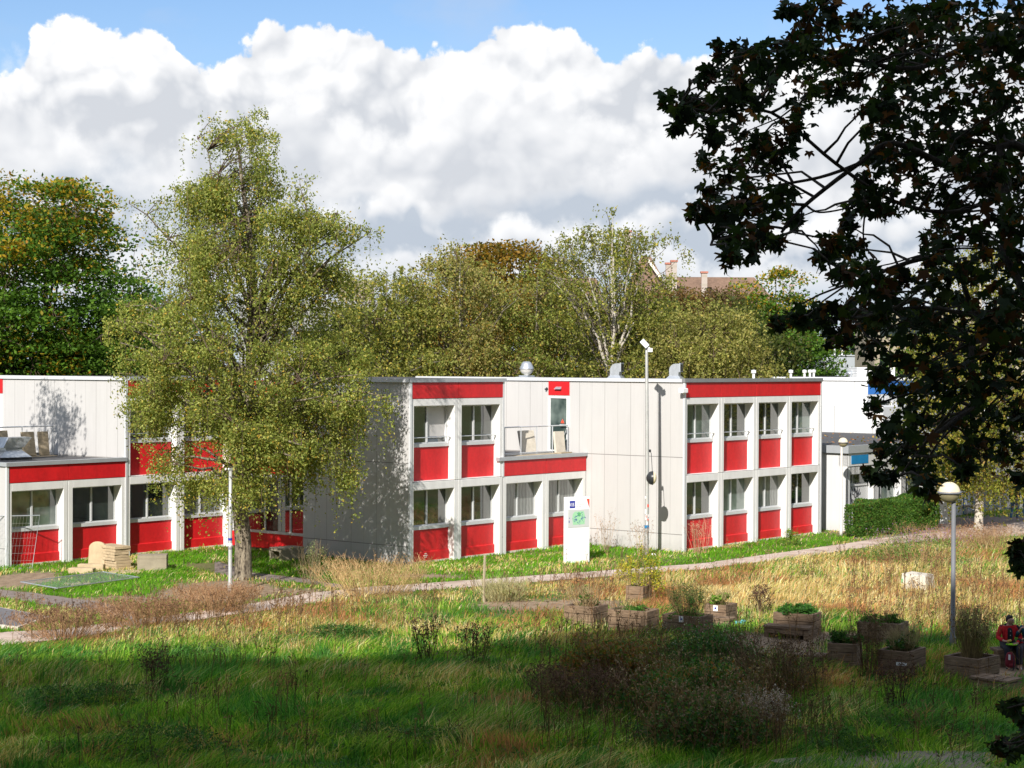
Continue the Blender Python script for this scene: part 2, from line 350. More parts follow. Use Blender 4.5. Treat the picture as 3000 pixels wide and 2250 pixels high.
def leafmat(name, trans=.35, rough=.55, spec=.25):
    m = bpy.data.materials.new(name); m.use_nodes = True; t = NT(m.node_tree); b = t.n['Principled BSDF']; out = t.n['Material Output']
    a = t.n.new('ShaderNodeAttribute'); a.attribute_name = 'Col'; t.l.new(a.outputs['Color'], b.inputs['Base Color'])
    b.inputs['Roughness'].default_value = rough; b.inputs['Specular IOR Level'].default_value = spec
    tr = t.n.new('ShaderNodeBsdfTranslucent'); t.l.new(t.mix(1, a.outputs['Color'], (1.25, 1.3, .7), 'MULTIPLY'), tr.inputs[0])
    mx = t.n.new('ShaderNodeMixShader'); mx.inputs[0].default_value = trans; t.l.new(b.outputs[0], mx.inputs[1]); t.l.new(tr.outputs[0], mx.inputs[2]); t.l.new(mx.outputs[0], out.inputs[0])
    return m
M['leaf'] = leafmat('leaf', .42); M['grassb'] = leafmat('grass_blades', .5, .6, .15); M['mapleleaf'] = leafmat('maple_leaf', .3, .6, .15)
M['dryb'] = leafmat('dry_stems', .15, .8, .1)
M['soil'] = mat('planter_soil', rough=1, fn=dirt((.05, .035, .025), .3, 8))
M['sand'] = mat('sandy_spoil', rough=1, fn=dirt((.30, .24, .19), .25, 3, 12))

# ---------------------------------------------------------------- numpy helpers
rs = np.random.RandomState(11)
def _h(i, j, k, seed):
    n = (i.astype(np.int64)*374761393 + j.astype(np.int64)*668265263 + k.astype(np.int64)*2147483647 + seed*1274126177) & 0xffffffff
    n = ((n ^ (n >> 13))*1274126177) & 0xffffffff; return ((n ^ (n >> 16)) & 0xffff)/65535.0
def vnoise(p, scale=1.0, seed=0):
    p = np.asarray(p, float)*scale
    if p.shape[1] == 2: p = np.c_[p, np.zeros(len(p))]
    i = np.floor(p); f = p-i; f = f*f*(3-2*f); i = i.astype(np.int64); r = 0
    for a in (0, 1):
        for b in (0, 1):
            for c in (0, 1):
                wt = (f[:, 0] if a else 1-f[:, 0])*(f[:, 1] if b else 1-f[:, 1])*(f[:, 2] if c else 1-f[:, 2])
                r = r + wt*_h(i[:, 0]+a, i[:, 1]+b, i[:, 2]+c, seed)
    return r
def fbm(p, scale=1.0, seed=0, o=3):
    r = 0; a = .5; t_ = 0
    for k in range(o): r = r + a*vnoise(p, scale*2**k, seed+k); t_ += a; a *= .5
    return r/t_
def mesh_np(name, V, nper, cols, mat_, parent=None, loc=None, **kw):
    """V: (N*nper, 3) vertices of N separate polygons with nper corners each; cols: (N, 3)"""
    N = len(V)//nper; me = bpy.data.meshes.new(name)
    me.vertices.add(len(V)); me.vertices.foreach_set('co', V.astype(np.float32).ravel())
    me.loops.add(len(V)); me.loops.foreach_set('vertex_index', np.arange(len(V), dtype=np.int32))
    me.polygons.add(N); me.polygons.foreach_set('loop_start', np.arange(0, len(V), nper, dtype=np.int32))
    at = me.attributes.new('Col', 'FLOAT_COLOR', 'POINT'); c4 = np.ones((len(V), 4), np.float32); c4[:, :3] = np.repeat(cols, nper, 0)
    at.data.foreach_set('color', c4.ravel()); me.update(calc_edges=True)
    return link(name, me, mat_, parent, loc, **kw)
def rnd_dirs(n, upb=0.0, r=rs):
    d = r.normal(size=(n, 3)); d[:, 2] += upb; d /= np.linalg.norm(d, axis=1)[:, None]+1e-9; return d
def leaf_quads(P, size, r=rs, upb=.4, hang=0.0, aspect=.6):
    n = len(P); nm = rnd_dirs(n, upb, r); a = rnd_dirs(n, 0, r); a[:, 2] -= hang
    a -= nm*(a*nm).sum(1)[:, None]; a /= np.linalg.norm(a, axis=1)[:, None]+1e-9; b = np.cross(nm, a)
    s = (size*(.65+.7*r.rand(n)))[:, None]*.5; V = np.empty((n, 4, 3)); V[:, 0] = P-a*s; V[:, 1] = P+b*s*aspect; V[:, 2] = P+a*s*1.1; V[:, 3] = P-b*s*aspect
    return V.reshape(-1, 3)
def palette(n, stops, wts, r=rs, jit=.18):
    st = np.array(stops); wts = np.array(wts, float); wts /= wts.sum(); k = r.choice(len(st), n, p=wts); c = st[k]
    return np.clip(c*(1+jit*r.normal(size=(n, 1))), .004, .95)

# ---------------------------------------------------------------- ground
GREEN = (.105, .215, .018); STRAW = (.40, .29, .125)
def groundfn(t, b):
    c = t.coord(); n = t.noise(c, .35, 6, .6); n2 = t.noise(c, 3.5, 5, .65); n3 = t.noise(c, 22, 3, .6)
    k = t.m('ADD', t.m('MULTIPLY', n, .5), t.m('ADD', t.m('MULTIPLY', n2, .35), t.m('MULTIPLY', n3, .2)))
    t.l.new(t.bump(n3, .8, .04), b.inputs['Normal'])
    base = t.ramp(k, [(.36, (.055, .085, .018)), (.47, (.09, .13, .025)), (.58, (.15, .135, .05)), (.70, (.24, .18, .10))])
    a = t.n.new('ShaderNodeAttribute'); a.attribute_name = 'Dirt'
    dk = t.ramp(t.m('ADD', t.m('MULTIPLY', n2, .6), t.m('MULTIPLY', n3, .4)), [(.35, (.15, .10, .06)), (.6, (.36, .26, .17))])
    return t.mix(t.mapr(t.m('ADD', a.outputs['Fac'], t.m('MULTIPLY', t.m('SUBTRACT', n2, .5), .8)), .30, .55), base, dk)
M['ground'] = mat('meadow_ground', rough=1, fn=groundfn)
def pathfn(t, b):
    c = t.coord(); n = t.noise(c, .7, 6, .65); n2 = t.noise(c, 30, 3, .7); v = t.vor(c, 26)
    t.l.new(t.bump(t.m('ADD', n2, v), .5, .01), b.inputs['Normal'])
    k = t.m('ADD', t.m('MULTIPLY', n, .7), t.m('MULTIPLY', n2, .3)); return t.ramp(k, [(.36, (.30, .21, .155)), (.5, (.52, .41, .335)), (.62, (.62, .51, .44))])
M['path'] = mat('worn_path', rough=1, fn=pathfn)
M['path2'] = mat('old_paving', rough=1, fn=concfn((.25, .20, .175), .25))
def strip(name, pairs, m_, z=.02, wob=.12, sub=10):
    """pairs: (px, y_upper, y_lower) in photo pixels; laid flat on the ground"""
    a = np.array([G(p, u_, z)[:] for p, u_, l_ in pairs]); b = np.array([G(p, l_, z)[:] for p, u_, l_ in pairs])
    tt = np.linspace(0, len(pairs)-1, (len(pairs)-1)*sub+1); ii = np.arange(len(pairs)); 
    A = np.c_[[np.interp(tt, ii, a[:, k]) for k in range(3)]].T; B = np.c_[[np.interp(tt, ii, b[:, k]) for k in range(3)]].T
    A[:, :2] += (vnoise(A[:, :2], 1.3, 5)[:, None]-.5)*wob*2; B[:, :2] += (vnoise(B[:, :2], 1.3, 9)[:, None]-.5)*wob*2
    n = len(tt); me = bpy.data.meshes.new(name); me.from_pydata(A.tolist()+B.tolist(), [], [(i, n+i, n+i+1, i+1) for i in range(n-1)])
    return tag(link(name, me, m_), kind='structure'), A, B
PATH = [(-150, 1880, 1930), (0, 1853, 1890), (160, 1845, 1874), (400, 1815, 1842), (691, 1776, 1799), (900, 1738, 1771), (1100, 1717, 1739), (1300, 1705, 1726), (1650, 1680, 1698), (2058, 1650, 1667), (2400, 1603, 1624), (2600, 1574, 1594), (2800, 1552, 1578), (3060, 1520, 1565)]
PATH2 = [(-80, 1718, 1742), (0, 1727, 1750), (163, 1745, 1776), (285, 1762, 1803), (400, 1792, 1826)]
PATH3 = [(628, 1641, 1681), (700, 1668, 1691), (739, 1678, 1695), (900, 1696, 1709), (1000, 1712, 1725)]
_, pa, pb = strip('path', PATH, M['path'], .012, .16)
_, pc, pd = strip('side_path', PATH2, M['path2'], .010, .1)
_, pe, pf = strip('entrance_path', PATH3, M['path2'], .008, .08)
strip('trodden_earth', [(2480, 1548, 1578), (2600, 1535, 1582), (2800, 1515, 1560), (3060, 1495, 1535)], M['path2'], .006, .3)
def patch(name, px, py, rx, ry, m_, z=.012, seed=0):
    c = G(px, py); vs = [(c.x, c.y, z)]; n = 40
    for k in range(n):
        th = 2*pi*k/n; q = 1+.35*(vnoise(np.array([[math.cos(th)*2, math.sin(th)*2]]), 1, seed)[0]-.5)*2
        vs.append((c.x+rx*q*math.cos(th), c.y+ry*q*math.sin(th), z))
    me = bpy.data.meshes.new(name); me.from_pydata(vs, [], [(0, 1+k, 1+(k+1) % n) for k in range(n)]); tag(link(name, me, m_), kind='structure')
def dirtfn(t, b):
    c = t.coord(); n = t.noise(c, 1.5, 5, .65); n2 = t.noise(c, 18, 3, .6); t.l.new(t.bump(n2, .7, .03), b.inputs['Normal'])
    return t.mix(t.mapr(t.m('ADD', t.m('MULTIPLY', n, .6), t.m('MULTIPLY', n2, .4)), .38, .62), (.17, .115, .065), (.36, .26, .16))
M['dirt'] = mat('bare_earth', rough=1, fn=dirtfn)

def path_dist(P):
    """0 on a path, growing beside it"""
    out = np.full(len(P), 9.0)
    for A, B in ((pa, pb), (pc, pd), (pe, pf)):
        Cn = (A+B)[:, :2]/2; hw = np.linalg.norm((A-B)[:, :2], axis=1)/2
        # true half width across the running direction
        d = np.gradient(Cn, axis=0); d /= np.linalg.norm(d, axis=1)[:, None]; w_ = (A-B)[:, :2]/2; hw = np.abs(w_[:, 0]*d[:, 1]-w_[:, 1]*d[:, 0])
        for i in range(0, len(Cn), 2):
            q = np.abs((P-Cn[i])@np.array([d[i, 1], -d[i, 0]])); al = np.abs((P-Cn[i])@d[i])
            out = np.minimum(out, np.where(al < 1.2, q-hw[i], 9))
    return out
DIRT = [(640, 1735, 2.0, 3.2, 1.0), (900, 1735, 2.0, 1.2, .6), (60, 1700, 1.2, 2.2, 1.0), (420, 1760, 3.0, 1.2, .7), (1640, 1775, 2.4, 1.6, 1.0), (2250, 1900, 1.7, 2.2, 1.0), (2420, 1870, 1.5, 1.5, .7), (1260, 1688, 1.2, .9, .8), (2700, 1560, 4.0, 2.2, .8), (2950, 1540, 5.0, 4.0, 1.0), (2990, 1975, 1.3, 1.0, .9)]
def dirt_mask(P):
    m_ = np.zeros(len(P))
    for px, py, rx, ry, a_ in DIRT:
        c = G(px, py); m_ = np.maximum(m_, a_*np.exp(-((P[:, 0]-c.x)/rx)**2*.8-((P[:, 1]-c.y)/ry)**2*.8))
    return m_*(.6+.8*fbm(P[:, :2], 1.1, 41))
def ground_z(P):
    amp = np.clip((P[:, 1]-20)/15, 0, 1)*np.clip((60-P[:, 1])/6, 0, 1)*np.clip((path_dist(P)+.1)/1.5, 0, 1)
    return (fbm(P, .35, 3)-.5)*.24*amp-.004
def build_ground():
    xs = np.r_[np.linspace(-900, -30, 12), np.linspace(-28, 30, 230), np.linspace(34, 900, 12)]
    ys = np.r_[np.linspace(-300, 15, 8), np.linspace(22, 95, 290), np.linspace(100, 2500, 14)]
    X, Y = np.meshgrid(xs, ys); P = np.c_[X.ravel(), Y.ravel()]
    V = np.c_[P, ground_z(P)]; n = len(xs)
    f = [(j*n+i, j*n+i+1, (j+1)*n+i+1, (j+1)*n+i) for j in range(len(ys)-1) for i in range(n-1)]
    me = bpy.data.meshes.new('ground'); me.from_pydata(V.tolist(), [], f); me.polygons.foreach_set('use_smooth', [True]*len(f))
    at = me.attributes.new('Dirt', 'FLOAT', 'POINT'); at.data.foreach_set('value', dirt_mask(P).astype(np.float32))
    tag(link('ground', me, M['ground']), kind='structure')
build_ground()

# ---------------------------------------------------------------- the red and white building
W_, uL, vL, uM, vM, uR, vR = 2.5755, 38.224, 53.283, 47.958, 43.487, 58.287, 38.884
ZS, ZT, ZRB = 2.9, 6.428, 5.841
U0, V0 = uR, vR
bl = thing('modular_building', 'long two-storey white building with red panels stepping back in blocks behind the birch', 'building', (*UV(U0, V0), 0), RZ)
def bb(mb, u0, u1, v0, v1, z0, z1): return mb.box(u0-U0, u1-U0, v0-V0, v1-V0, z0, z1)
wl = MB(); g_ = .42
bb(wl, uM, uM+.06, vM+.0, 48.79, 0, ZT); bb(wl, uM+.06, 53.109-.06, vM+g_, 48.79, 0, ZT); bb(wl, 53.109-.06, 53.109, vM, 48.79, 0, ZT)   # middle block
bb(wl, 53.109, uR, vM+g_, 48.79, 0, 3.47)
bb(wl, uR, uR+.06, vR, 48.79, 0, ZT); bb(wl, uR+.06, uR+4*W_-.06, vR+g_, 48.79, 0, ZT); bb(wl, uR+4*W_-.06, uR+4*W_, vR, 48.79, 0, ZT)
bb(wl, 48.62, uR+4*W_, 48.79, 66, 0, ZT)
bb(wl, uL+2*W_, uL+2*W_+.06, vL, 66, 0, ZT); bb(wl, uL+2*W_+.06, 48.62, vL+g_, 66, 0, ZT)
bb(wl, uL, uL+.06, vL, 66, 0, 3.47); bb(wl, uL+.06, uL+2*W_, vL+g_, 66, 0, 3.47)
wl.build('wall', M['clad'], bl)
rf = MB()
for a in ((uM+.05, 53.05, vM+.1, 48.8), (uR+.05, uR+4*W_-.05, vR+.1, 48.8), (48.7, uR+4*W_-.05, 48.8, 65.9), (uL+2*W_+.05, 48.7, vL+.1, 65.9)): bb(rf, *a, ZT, ZT+.07)
for a in ((53.15, uR, vM+.1, 48.79), (uL+.05, uL+2*W_, vL+.1, 65.9)): bb(rf, *a, 3.47, 3.56)
rf.build('roof', M['roof'], bl)
def flash(segs, m_):
    mb = MB()
    for a in segs: bb(mb, *a)
    mb.build('roof_flashing', m_, bl)
e = .07
flash([(uM-e, 53.109+.1, vM-e, vM+.08, ZT, ZT+.13)], M['flash']); flash([(uM-e, uM+.1, vM+.08, 48.85, ZT, ZT+.13)], M['flash_pale'])
flash([(uR-e, uR+4*W_+.08, vR-e, vR+.08, ZT, ZT+.14)], M['flash_dark']); flash([(uR-e, uR+.1, vR+.08, 52.5, ZT, ZT+.13)], M['flash_pale'])
flash([(53.109-.3, uR, vM-e, vM+.1, 3.487, 3.62)], M['flash']); flash([(uL-e, uL+2*W_, vL-e, vL+.2, 3.487, 3.62), (uL-e, uL+.1, vL+.2, 66, 3.487, 3.62)], M['flash'])
flash([(uL+2*W_-e, uL+2*W_+.1, vL, 66, ZT, ZT+.13)], M['flash_pale']); flash([(uL+2*W_+.1, 48.7, vL-e, vL+.08, ZT, ZT+.13)], M['flash'])
flash([(48.6-e, 48.8, 48.79, vL, ZT, ZT+.13)], M['flash_pale'])
tr = MB()
for u, v, z in ((uM-.03, vM-.035, ZT), (uR-.03, vR-.035, ZT), (uR+4*W_-.03, vR-.03, ZT), (uL-.03, vL-.03, 3.48), (uL+2*W_-.04, vL-.03, ZT), (53.109-.05, vM-.02, ZT)):
    z0 = 2.9 if abs(u-53.059) < .01 else 0
    tr = MB(); bb(tr, u, u+.09, v, v+.08, z0, z); tr.build('corner_trim', M['flash_pale'], bl)

def window_bay(u, v, z0, z1, top, lower, glass='glass', open_leaf=False, rail=True, last=False):
    """one bay of the grid: deep white surround, window, red panel; z0..z1 floor of the bay to the underside of the band above"""
    x0, x1 = u-U0+.012, u-U0+W_-.012; y0 = v-V0; pier = .2
    hd = z1-top
    mb = MB(); mb.box(x0, x0+pier-.012, y0, y0+.44, z0, z1-.004); mb.box(x1-pier+.012, x1, y0, y0+.44, z0, z1-.004); mb.box(x0+pier-.012, x1-pier+.012, y0, y0+.44, hd, z1-.004)
    if not lower: mb.box(x0+pier-.012, x1-pier+.012, y0+.012, y0+.44, z0, z0+.02)
    mb.build('bay_surround', M['frame'], bl, bevel=.012)
    a, b = x0+pier-.01, x1-pier+.01
    zr = (1.19 if lower else 4.12)
    sill = MB(); sill.box(a, b, y0+.24, y0+.40, zr, zr+.12); sill.build('sill', M['wframe'], bl)
    wm = MB(); yd = y0+.36; t_ = .05
    wm.box(a, a+t_, yd, yd+.06, zr+.12, hd); wm.box(b-t_, b, yd, yd+.06, zr+.12, hd); wm.box(a+t_, b-t_, yd, yd+.06, zr+.12, zr+.12+t_*.8); wm.box(a+t_, b-t_, yd, yd+.06, hd-t_, hd)
    mid = (a+b)/2; wm.box(mid-.035, mid+.035, yd-.01, yd+.06, zr+.12+t_*.8, hd-t_)
    wf = wm.build('window', M['wframe'], bl)
    for k, (p, q) in enumerate(((a+t_, mid-.035), (mid+.035, b-t_))):
        pm = MB()
        if k and open_leaf:
            pm.add([(p, yd+.03, zr+.16), (q, yd+.03, zr+.16), (q, yd+.22, hd-t_), (p, yd+.22, hd-t_)], [(0, 1, 2, 3)])
            pl = pm.build('pane', M[glass], wf); sh = MB()
            sh.tube([(q, yd+.02, zr+.16), (q, yd+.20, hd-t_)], .03, 4); sh.build('sash', M['wframe'], wf)
        else:
            pm.add([(p, yd+.03, zr+.12), (q, yd+.03, zr+.12), (q, yd+.03, hd-.02), (p, yd+.03, hd-.02)], [(0, 1, 2, 3)]); pm.build('pane', M[glass], wf)
    rp = MB()
    if lower:
        rp.box(a, b, y0+.29, y0+.41, .40, zr); rp.add([(a, y0+.29, .40), (b, y0+.29, .40), (b, y0+.235, .37), (a, y0+.235, .37)], [(3, 2, 1, 0)]); rp.box(a, b, y0+.235, y0+.41, .07, .37)
        bm = MB(); bm.box(a, b, y0+.20, y0+.41, -.1, .068); bm.build('plinth', M['concw'], bl)
    else: rp.box(a, b, y0+.29, y0+.41, z0+.02, zr)
    rp.build('red_panel', M['red'], bl)
    if not lower and rail:
        rl = MB(); zz = zr+.34; rl.tube([(a, y0+.30, zz), (a+.06, y0+.16, zz), (b-.06, y0+.16, zz), (b, y0+.30, zz)], .018, 6); rl.tube([(b-.06, y0+.16, zz), (b, y0+.30, zz-.16)], .012, 5)
        rl.build('guard_rail', M['rail'], bl)
def fascia(u, v, z0, z1, ru=.0):
    mb = MB(); mb.box(u-U0+.008+ru, u-U0+W_-.008, v-V0-.012, v-V0+.44, z0+.012, z1-.004); mb.build('red_fascia', M['red'], bl, bevel=.006)
G3 = ['glass', 'glass_c', 'glass_g']
for k in range(2):      # left block, one storey
    window_bay(uL+k*W_, vL, 0, ZS, .28, True, 'glass_g' if k == 0 else 'glass'); fascia(uL+k*W_, vL, ZS, 3.487, .1 if k == 0 else 0)
for k in range(2, 4):   # left block, two storeys
    window_bay(uL+k*W_, vL, 0, ZS, .28, True, 'glass' if k == 2 else 'glass_c'); window_bay(uL+k*W_, vL, ZS+.01, ZRB, .25, False); fascia(uL+k*W_, vL, ZRB, ZT, .07 if k == 2 else 0)
for k in range(4):
    window_bay(uM+k*W_, vM, 0, ZS, .28, True, ['glass', 'glass', 'glass_c', 'glass_c'][k])
    if k < 2: window_bay(uM+k*W_, vM, ZS+.01, ZRB, .25, False, open_leaf=(k == 0)); fascia(uM+k*W_, vM, ZRB, ZT, .07 if k == 0 else 0)
    else: fascia(uM+k*W_, vM, ZS, 3.487)
for k in range(4):
    window_bay(uR+k*W_, vR, 0, ZS, .28, True, ['glass', 'glass_g', 'glass_c', 'glass'][k]); window_bay(uR+k*W_, vR, ZS+.01, ZRB, .25, False, ['glass_g', 'glass', 'glass', 'glass_g'][k]); fascia(uR+k*W_, vR, ZRB, ZT, .07 if k == 0 else 0)
# glazed stair link behind the birch
gl = MB(); gu = 48.6
for v0, v1, z0, z1 in ((48.8, 53.2, .62, .72), (48.8, 53.2, 2.75, 2.87), (48.8, 48.9, .72, 2.75), (53.1, 53.2, .72, 2.75), (50.0, 50.1, .72, 2.75), (51.4, 51.48, .72, 2.75), (48.8, 53.2, 3.5, 3.6), (48.8, 53.2, 5.74, 5.84), (50.9, 51.0, 3.6, 5.74), (48.8, 48.9, 3.6, 5.74), (53.1, 53.2, 3.6, 5.74)): bb(gl, gu-.06, gu+.02, v0, v1, z0, z1)
go = gl.build('entrance_glazing', M['wframe'], bl)
pn = MB(); bb(pn, gu-.03, gu-.01, 48.9, 53.1, .7, 2.8); bb(pn, gu-.03, gu-.01, 48.9, 53.1, 3.55, 5.8); pn.build('pane', M['glass'], go)
for z0, z1 in ((.05, .61), (2.88, 3.49), (5.85, ZT)):
    rp = MB(); bb(rp, gu-.07, gu+.02, 48.8, 53.26, z0, z1); rp.build('red_panel', M['red'], bl)
# terrace door of the right block and of the left one
def terrace_door(u, v0, v1, lamp=True):
    rp = MB(); bb(rp, u-.03, u, v0-.06, v1+.06, 5.86, ZT-.004); rp.build('red_panel', M['red'], bl)
    fr = MB()
    for a in ((v0-.06, v0+.05, 3.56, 5.82), (v1-.05, v1+.06, 3.56, 5.82), (v0+.05, v1-.05, 5.74, 5.82), (v0+.05, v1-.05, 3.56, 3.68)): bb(fr, u-.05, u, a[0], a[1], a[2], a[3])
    d = fr.build('terrace_door', M['white'], bl)
    pn = MB(); bb(pn, u-.02, u-.004, v0+.05, v1-.05, 3.68, 5.74); pn.build('pane', M['glass_g'], d)
    if lamp:
        lm = MB(); vm = (v0+v1)/2; x = u-U0; y = vm-V0
        lm.add([(x-.03, y-.14, 6.10), (x-.03, y+.14, 6.10), (x-.03, y+.14, 6.2), (x-.03, y-.14, 6.2), (x-.14, y-.17, 6.10), (x-.14, y+.17, 6.10)], [(3, 2, 5, 4), (0, 4, 5, 1), (0, 3, 4), (1, 5, 2), (0, 1, 2, 3)]); lm.build('wall_light', M['galv'], bl)
        cm = MB(); cm.tube([(x-.03, y+.58, 6.13), (x-.12, y+.62, 6.08)], [.05, .035], 8); cm.build('camera_dome', M['black'], bl)
        wt = MB(); wt.add([(x-.024, vm-.28-V0, 4.75), (x-.024, vm-.10-V0, 4.75), (x-.024, vm-.19-V0, 4.92)], [(0, 1, 2)]); wt.build('warning_sticker', M['signred'], d)
terrace_door(uR, 44.40, 45.32); terrace_door(uL+2*W_, 60.8, 61.7, False)
pj = MB(); pj.obox((-.16, -.05, 6.12), (.34, .22, .18)); pj.tube([(-.02, .02, 6.0), (-.16, -.05, 6.05)], .05, 6); pj.build('security_camera', M['white'], bl, bevel=.02)
st = MB()
for i, (z, l) in enumerate(((.31, .12), (.25, .22), (.19, .14))): st.box(uM-U0+1.05-l/2+.05, uM-U0+1.05+l/2+.05, vM-V0+.229, vM-V0+.236, z, z+.022)
st.build('stencilled_note', M['white'], bl)
# leaves of the two terrace railings
def railing(name, label, u0, u1, v, z, ret, n):
    t = thing(name, label, 'railing', (*UV(u0, v), z), RZ, 'galvanised railings on the low roofs')
    L = u1-u0
    rr = MB(); rr.tube([(0, 0, 1.1), (L, 0, 1.1)], .025, 4); rr.tube([(0, 0, .1), (L, 0, .1)], .025, 4)
    rr.tube([(L, 0, 1.1), (L, ret, 1.1)], .025, 4); rr.tube([(L, 0, .1), (L, ret, .1)], .025, 4); rr.build('rail', M['rail'], t)
    for k in range(n+1):
        x = L*k/n; pm = MB(); pm.tube([(x, 0, 0), (x, 0, 1.1)], .028, 4); pm.build('post', M['rail'], t)
    bt = MB(); bt.tube([(L-.02, .03, .05), (L-.02, .55, .02), (L-.02, .03, .95)], .02, 4); bt.build('brace', M['rail'], t)
    sh = MB(); sh.box(0, L, -.01, .01, .04, .12); sh.build('toe_board', M['galv'], t)
railing('terrace_railing', 'galvanised railing on the low roof beside the red-topped terrace door', 53.2, 58.12, 44.30, 3.58, .4, 5)
railing('terrace_railing', 'galvanised railing on the low roof at the left edge, above the square exhaust', 37.5, 43.05, 57.15, 3.58, .3, 4)
def board(name, label, cat, corners, m_, th=.05, group=None):
    """slab through three photo-world corners: bottom left, bottom right, top left"""
    a, b, c = corners; d = b+(c-a); nrm = (b-a).cross(c-a).normalized()*th
    loc = a.copy(); mb = MB(); vs = [q-loc for q in (a, b, d, c)]; vs += [q+nrm for q in vs]
    mb.add(vs, [(0, 3, 2, 1), (4, 5, 6, 7), (0, 1, 5, 4), (1, 2, 6, 5), (2, 3, 7, 6), (3, 0, 4, 7)])
    o = mb.build(name, m_, None, bevel=.008); o.location = loc; return tag(o, label, cat, group)
def uvz(u, v, z): x, y = UV(u, v); return Vector((x, y, z))
gsl = 'slabs and boards left on the terrace roofs'
# left terrace: leaning boards
board('leaning_board', 'pale board with a clipped top corner leaning on the left terrace railing', 'board', (uvz(39.9, 56.9, 3.6), uvz(41.0, 57.0, 3.6), uvz(39.9, 57.1, 4.55)), M['woodpale'], .06, gsl)
board('leaning_board', 'banded wooden board, middle one of the boards behind the left railing', 'board', (uvz(41.55, 56.95, 3.6), uvz(42.15, 57.0, 3.6), uvz(41.55, 57.12, 4.48)), M['woodpale'], .06, gsl)
board('leaning_board', 'narrow banded board nearest the white wall behind the left railing', 'board', (uvz(42.3, 57.0, 3.6), uvz(42.75, 57.0, 3.6), uvz(42.3, 57.12, 4.48)), M['woodpale'], .06, gsl)
board('plank', 'long plank lying under the left terrace railing', 'plank', (uvz(38.6, 56.75, 3.58), uvz(43.0, 56.8, 3.58), uvz(38.6, 57.05, 3.60)), M['woodpale'], -.1)
# right terrace
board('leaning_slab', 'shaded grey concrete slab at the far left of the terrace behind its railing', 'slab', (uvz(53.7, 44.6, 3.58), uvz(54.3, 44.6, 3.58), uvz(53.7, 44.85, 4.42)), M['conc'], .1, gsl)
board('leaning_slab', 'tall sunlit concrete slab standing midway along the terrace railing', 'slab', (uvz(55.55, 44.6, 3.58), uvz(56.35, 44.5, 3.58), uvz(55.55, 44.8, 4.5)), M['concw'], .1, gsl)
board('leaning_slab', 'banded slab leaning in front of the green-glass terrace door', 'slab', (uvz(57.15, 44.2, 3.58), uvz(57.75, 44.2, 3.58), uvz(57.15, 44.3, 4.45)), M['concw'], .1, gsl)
board('plank', 'warped plank lying along the edge of the terrace in front of the railing', 'plank', (uvz(53.6, 44.0, 3.58), uvz(57.4, 43.9, 3.62), uvz(53.6, 44.25, 3.60)), M['woodpale'], -.07)
board('plank', 'short thick block lying on the warped plank by the terrace door', 'plank', (uvz(57.0, 43.75, 3.66), uvz(57.7, 43.75, 3.66), uvz(57.0, 43.95, 3.66)), M['woodpale'], -.12)
# roof plant
def duct(px, label):
    p = R(px, 1104, 78); p.z = ZT+.07
    t = thing('roof_duct', label, 'roof vent', p, -.35, 'curved duct outlets on the flat roof'); t.scale = (.66, .66, .62)
    b = MB(); b.add([(-.5, -.5, 0), (.5, -.5, 0), (.5, .5, 0), (-.5, .5, 0), (-.32, -.32, .22), (.32, -.32, .22), (.32, .32, .22), (-.32, .32, .22)], [(0, 3, 2, 1), (4, 5, 6, 7), (0, 1, 5, 4), (1, 2, 6, 5), (2, 3, 7, 6), (3, 0, 4, 7)])
    b.build('base', M['galv'], t)
    e_ = MB(); n = 8; prof = [(-.32, .22), (-.32, .60)]+[(.12-.44*math.cos(pi/2*k/n), .60+.44*math.sin(pi/2*k/n)) for k in range(1, n+1)]+[(.36, 1.04), (.36, .52), (.30, .44), (.28, .22)]
    N = len(prof); vs = [(x, -.30, z) for x, z in prof]+[(x, .30, z) for x, z in prof]; e_.add(vs, [tuple(reversed(range(N))), tuple(range(N, 2*N))]+[(i, (i+1) % N, N+(i+1) % N, N+i) for i in range(N)]); e_.build('elbow', M['galv'], t)
    m_ = MB(); m_.box(.361, .42, -.35, .35, .48, 1.09); m_.build('outlet_flange', M['flash'], t)
    bk = MB(); bk.box(.421, .43, -.27, .27, .54, 1.0); bk.build('outlet_dark', M['black'], t)  # black plate standing in for the shaded duct opening
duct(1805, 'curved metal duct outlet on the roof, the one nearer the mushroom fan'); duct(1978, 'curved metal duct outlet on the roof beside the white security camera')
p = R(1543, 1104, 78); p.z = ZT+.07
t = thing('roof_fan', 'round mushroom-shaped grey fan on the flat roof above the terrace', 'roof vent', p, RZ); t.scale = (.74, .74, .62)
b = MB(); b.box(-.45, .45, -.45, .45, 0, .10); b.box(-.32, .32, -.32, .32, .10, .2); b.build('base', M['galv'], t)
b = MB(); b.lathe([(.12, .18), (.16, .25), (.30, .36), (.37, .5), (.38, .58), (.40, .6), (.40, .63)], seg=24); b.build('lower_bowl', M['polewhite'], t, smooth=True)
b = MB(); b.lathe([(.42, .62), (.42, .68), (.36, .82), (.30, .98), (.24, 1.1), (.14, 1.14), (0, 1.15)], seg=24); b.build('hood', M['galv'], t, smooth=True)
for px, dd, nm in ((2208, 75, 'white roof vent pipe standing alone, left of the other four'), (2317, 80, 'tallest white roof vent pipe, second from the left'), (2357, 84, 'white roof vent pipe left of the closely spaced last pair'), (2373, 86, 'short white vent pipe in the closely spaced pair, its left one'), (2384, 88, 'last white vent pipe towards the right end of the red block roof')):
    p = R(px, 1108, dd); p.z = ZT+.06; t = thing('vent_pipe', nm, 'vent pipe', p, 0, 'small white vent pipes on the roof')
    b = MB(); b.lathe([(.055, 0), (.055, .30)], seg=10); b.build('pipe', M['white'], t); b = MB(); b.lathe([(.10, .28), (.10, .40), (0, .42)], seg=10); b.build('cap', M['white'], t)
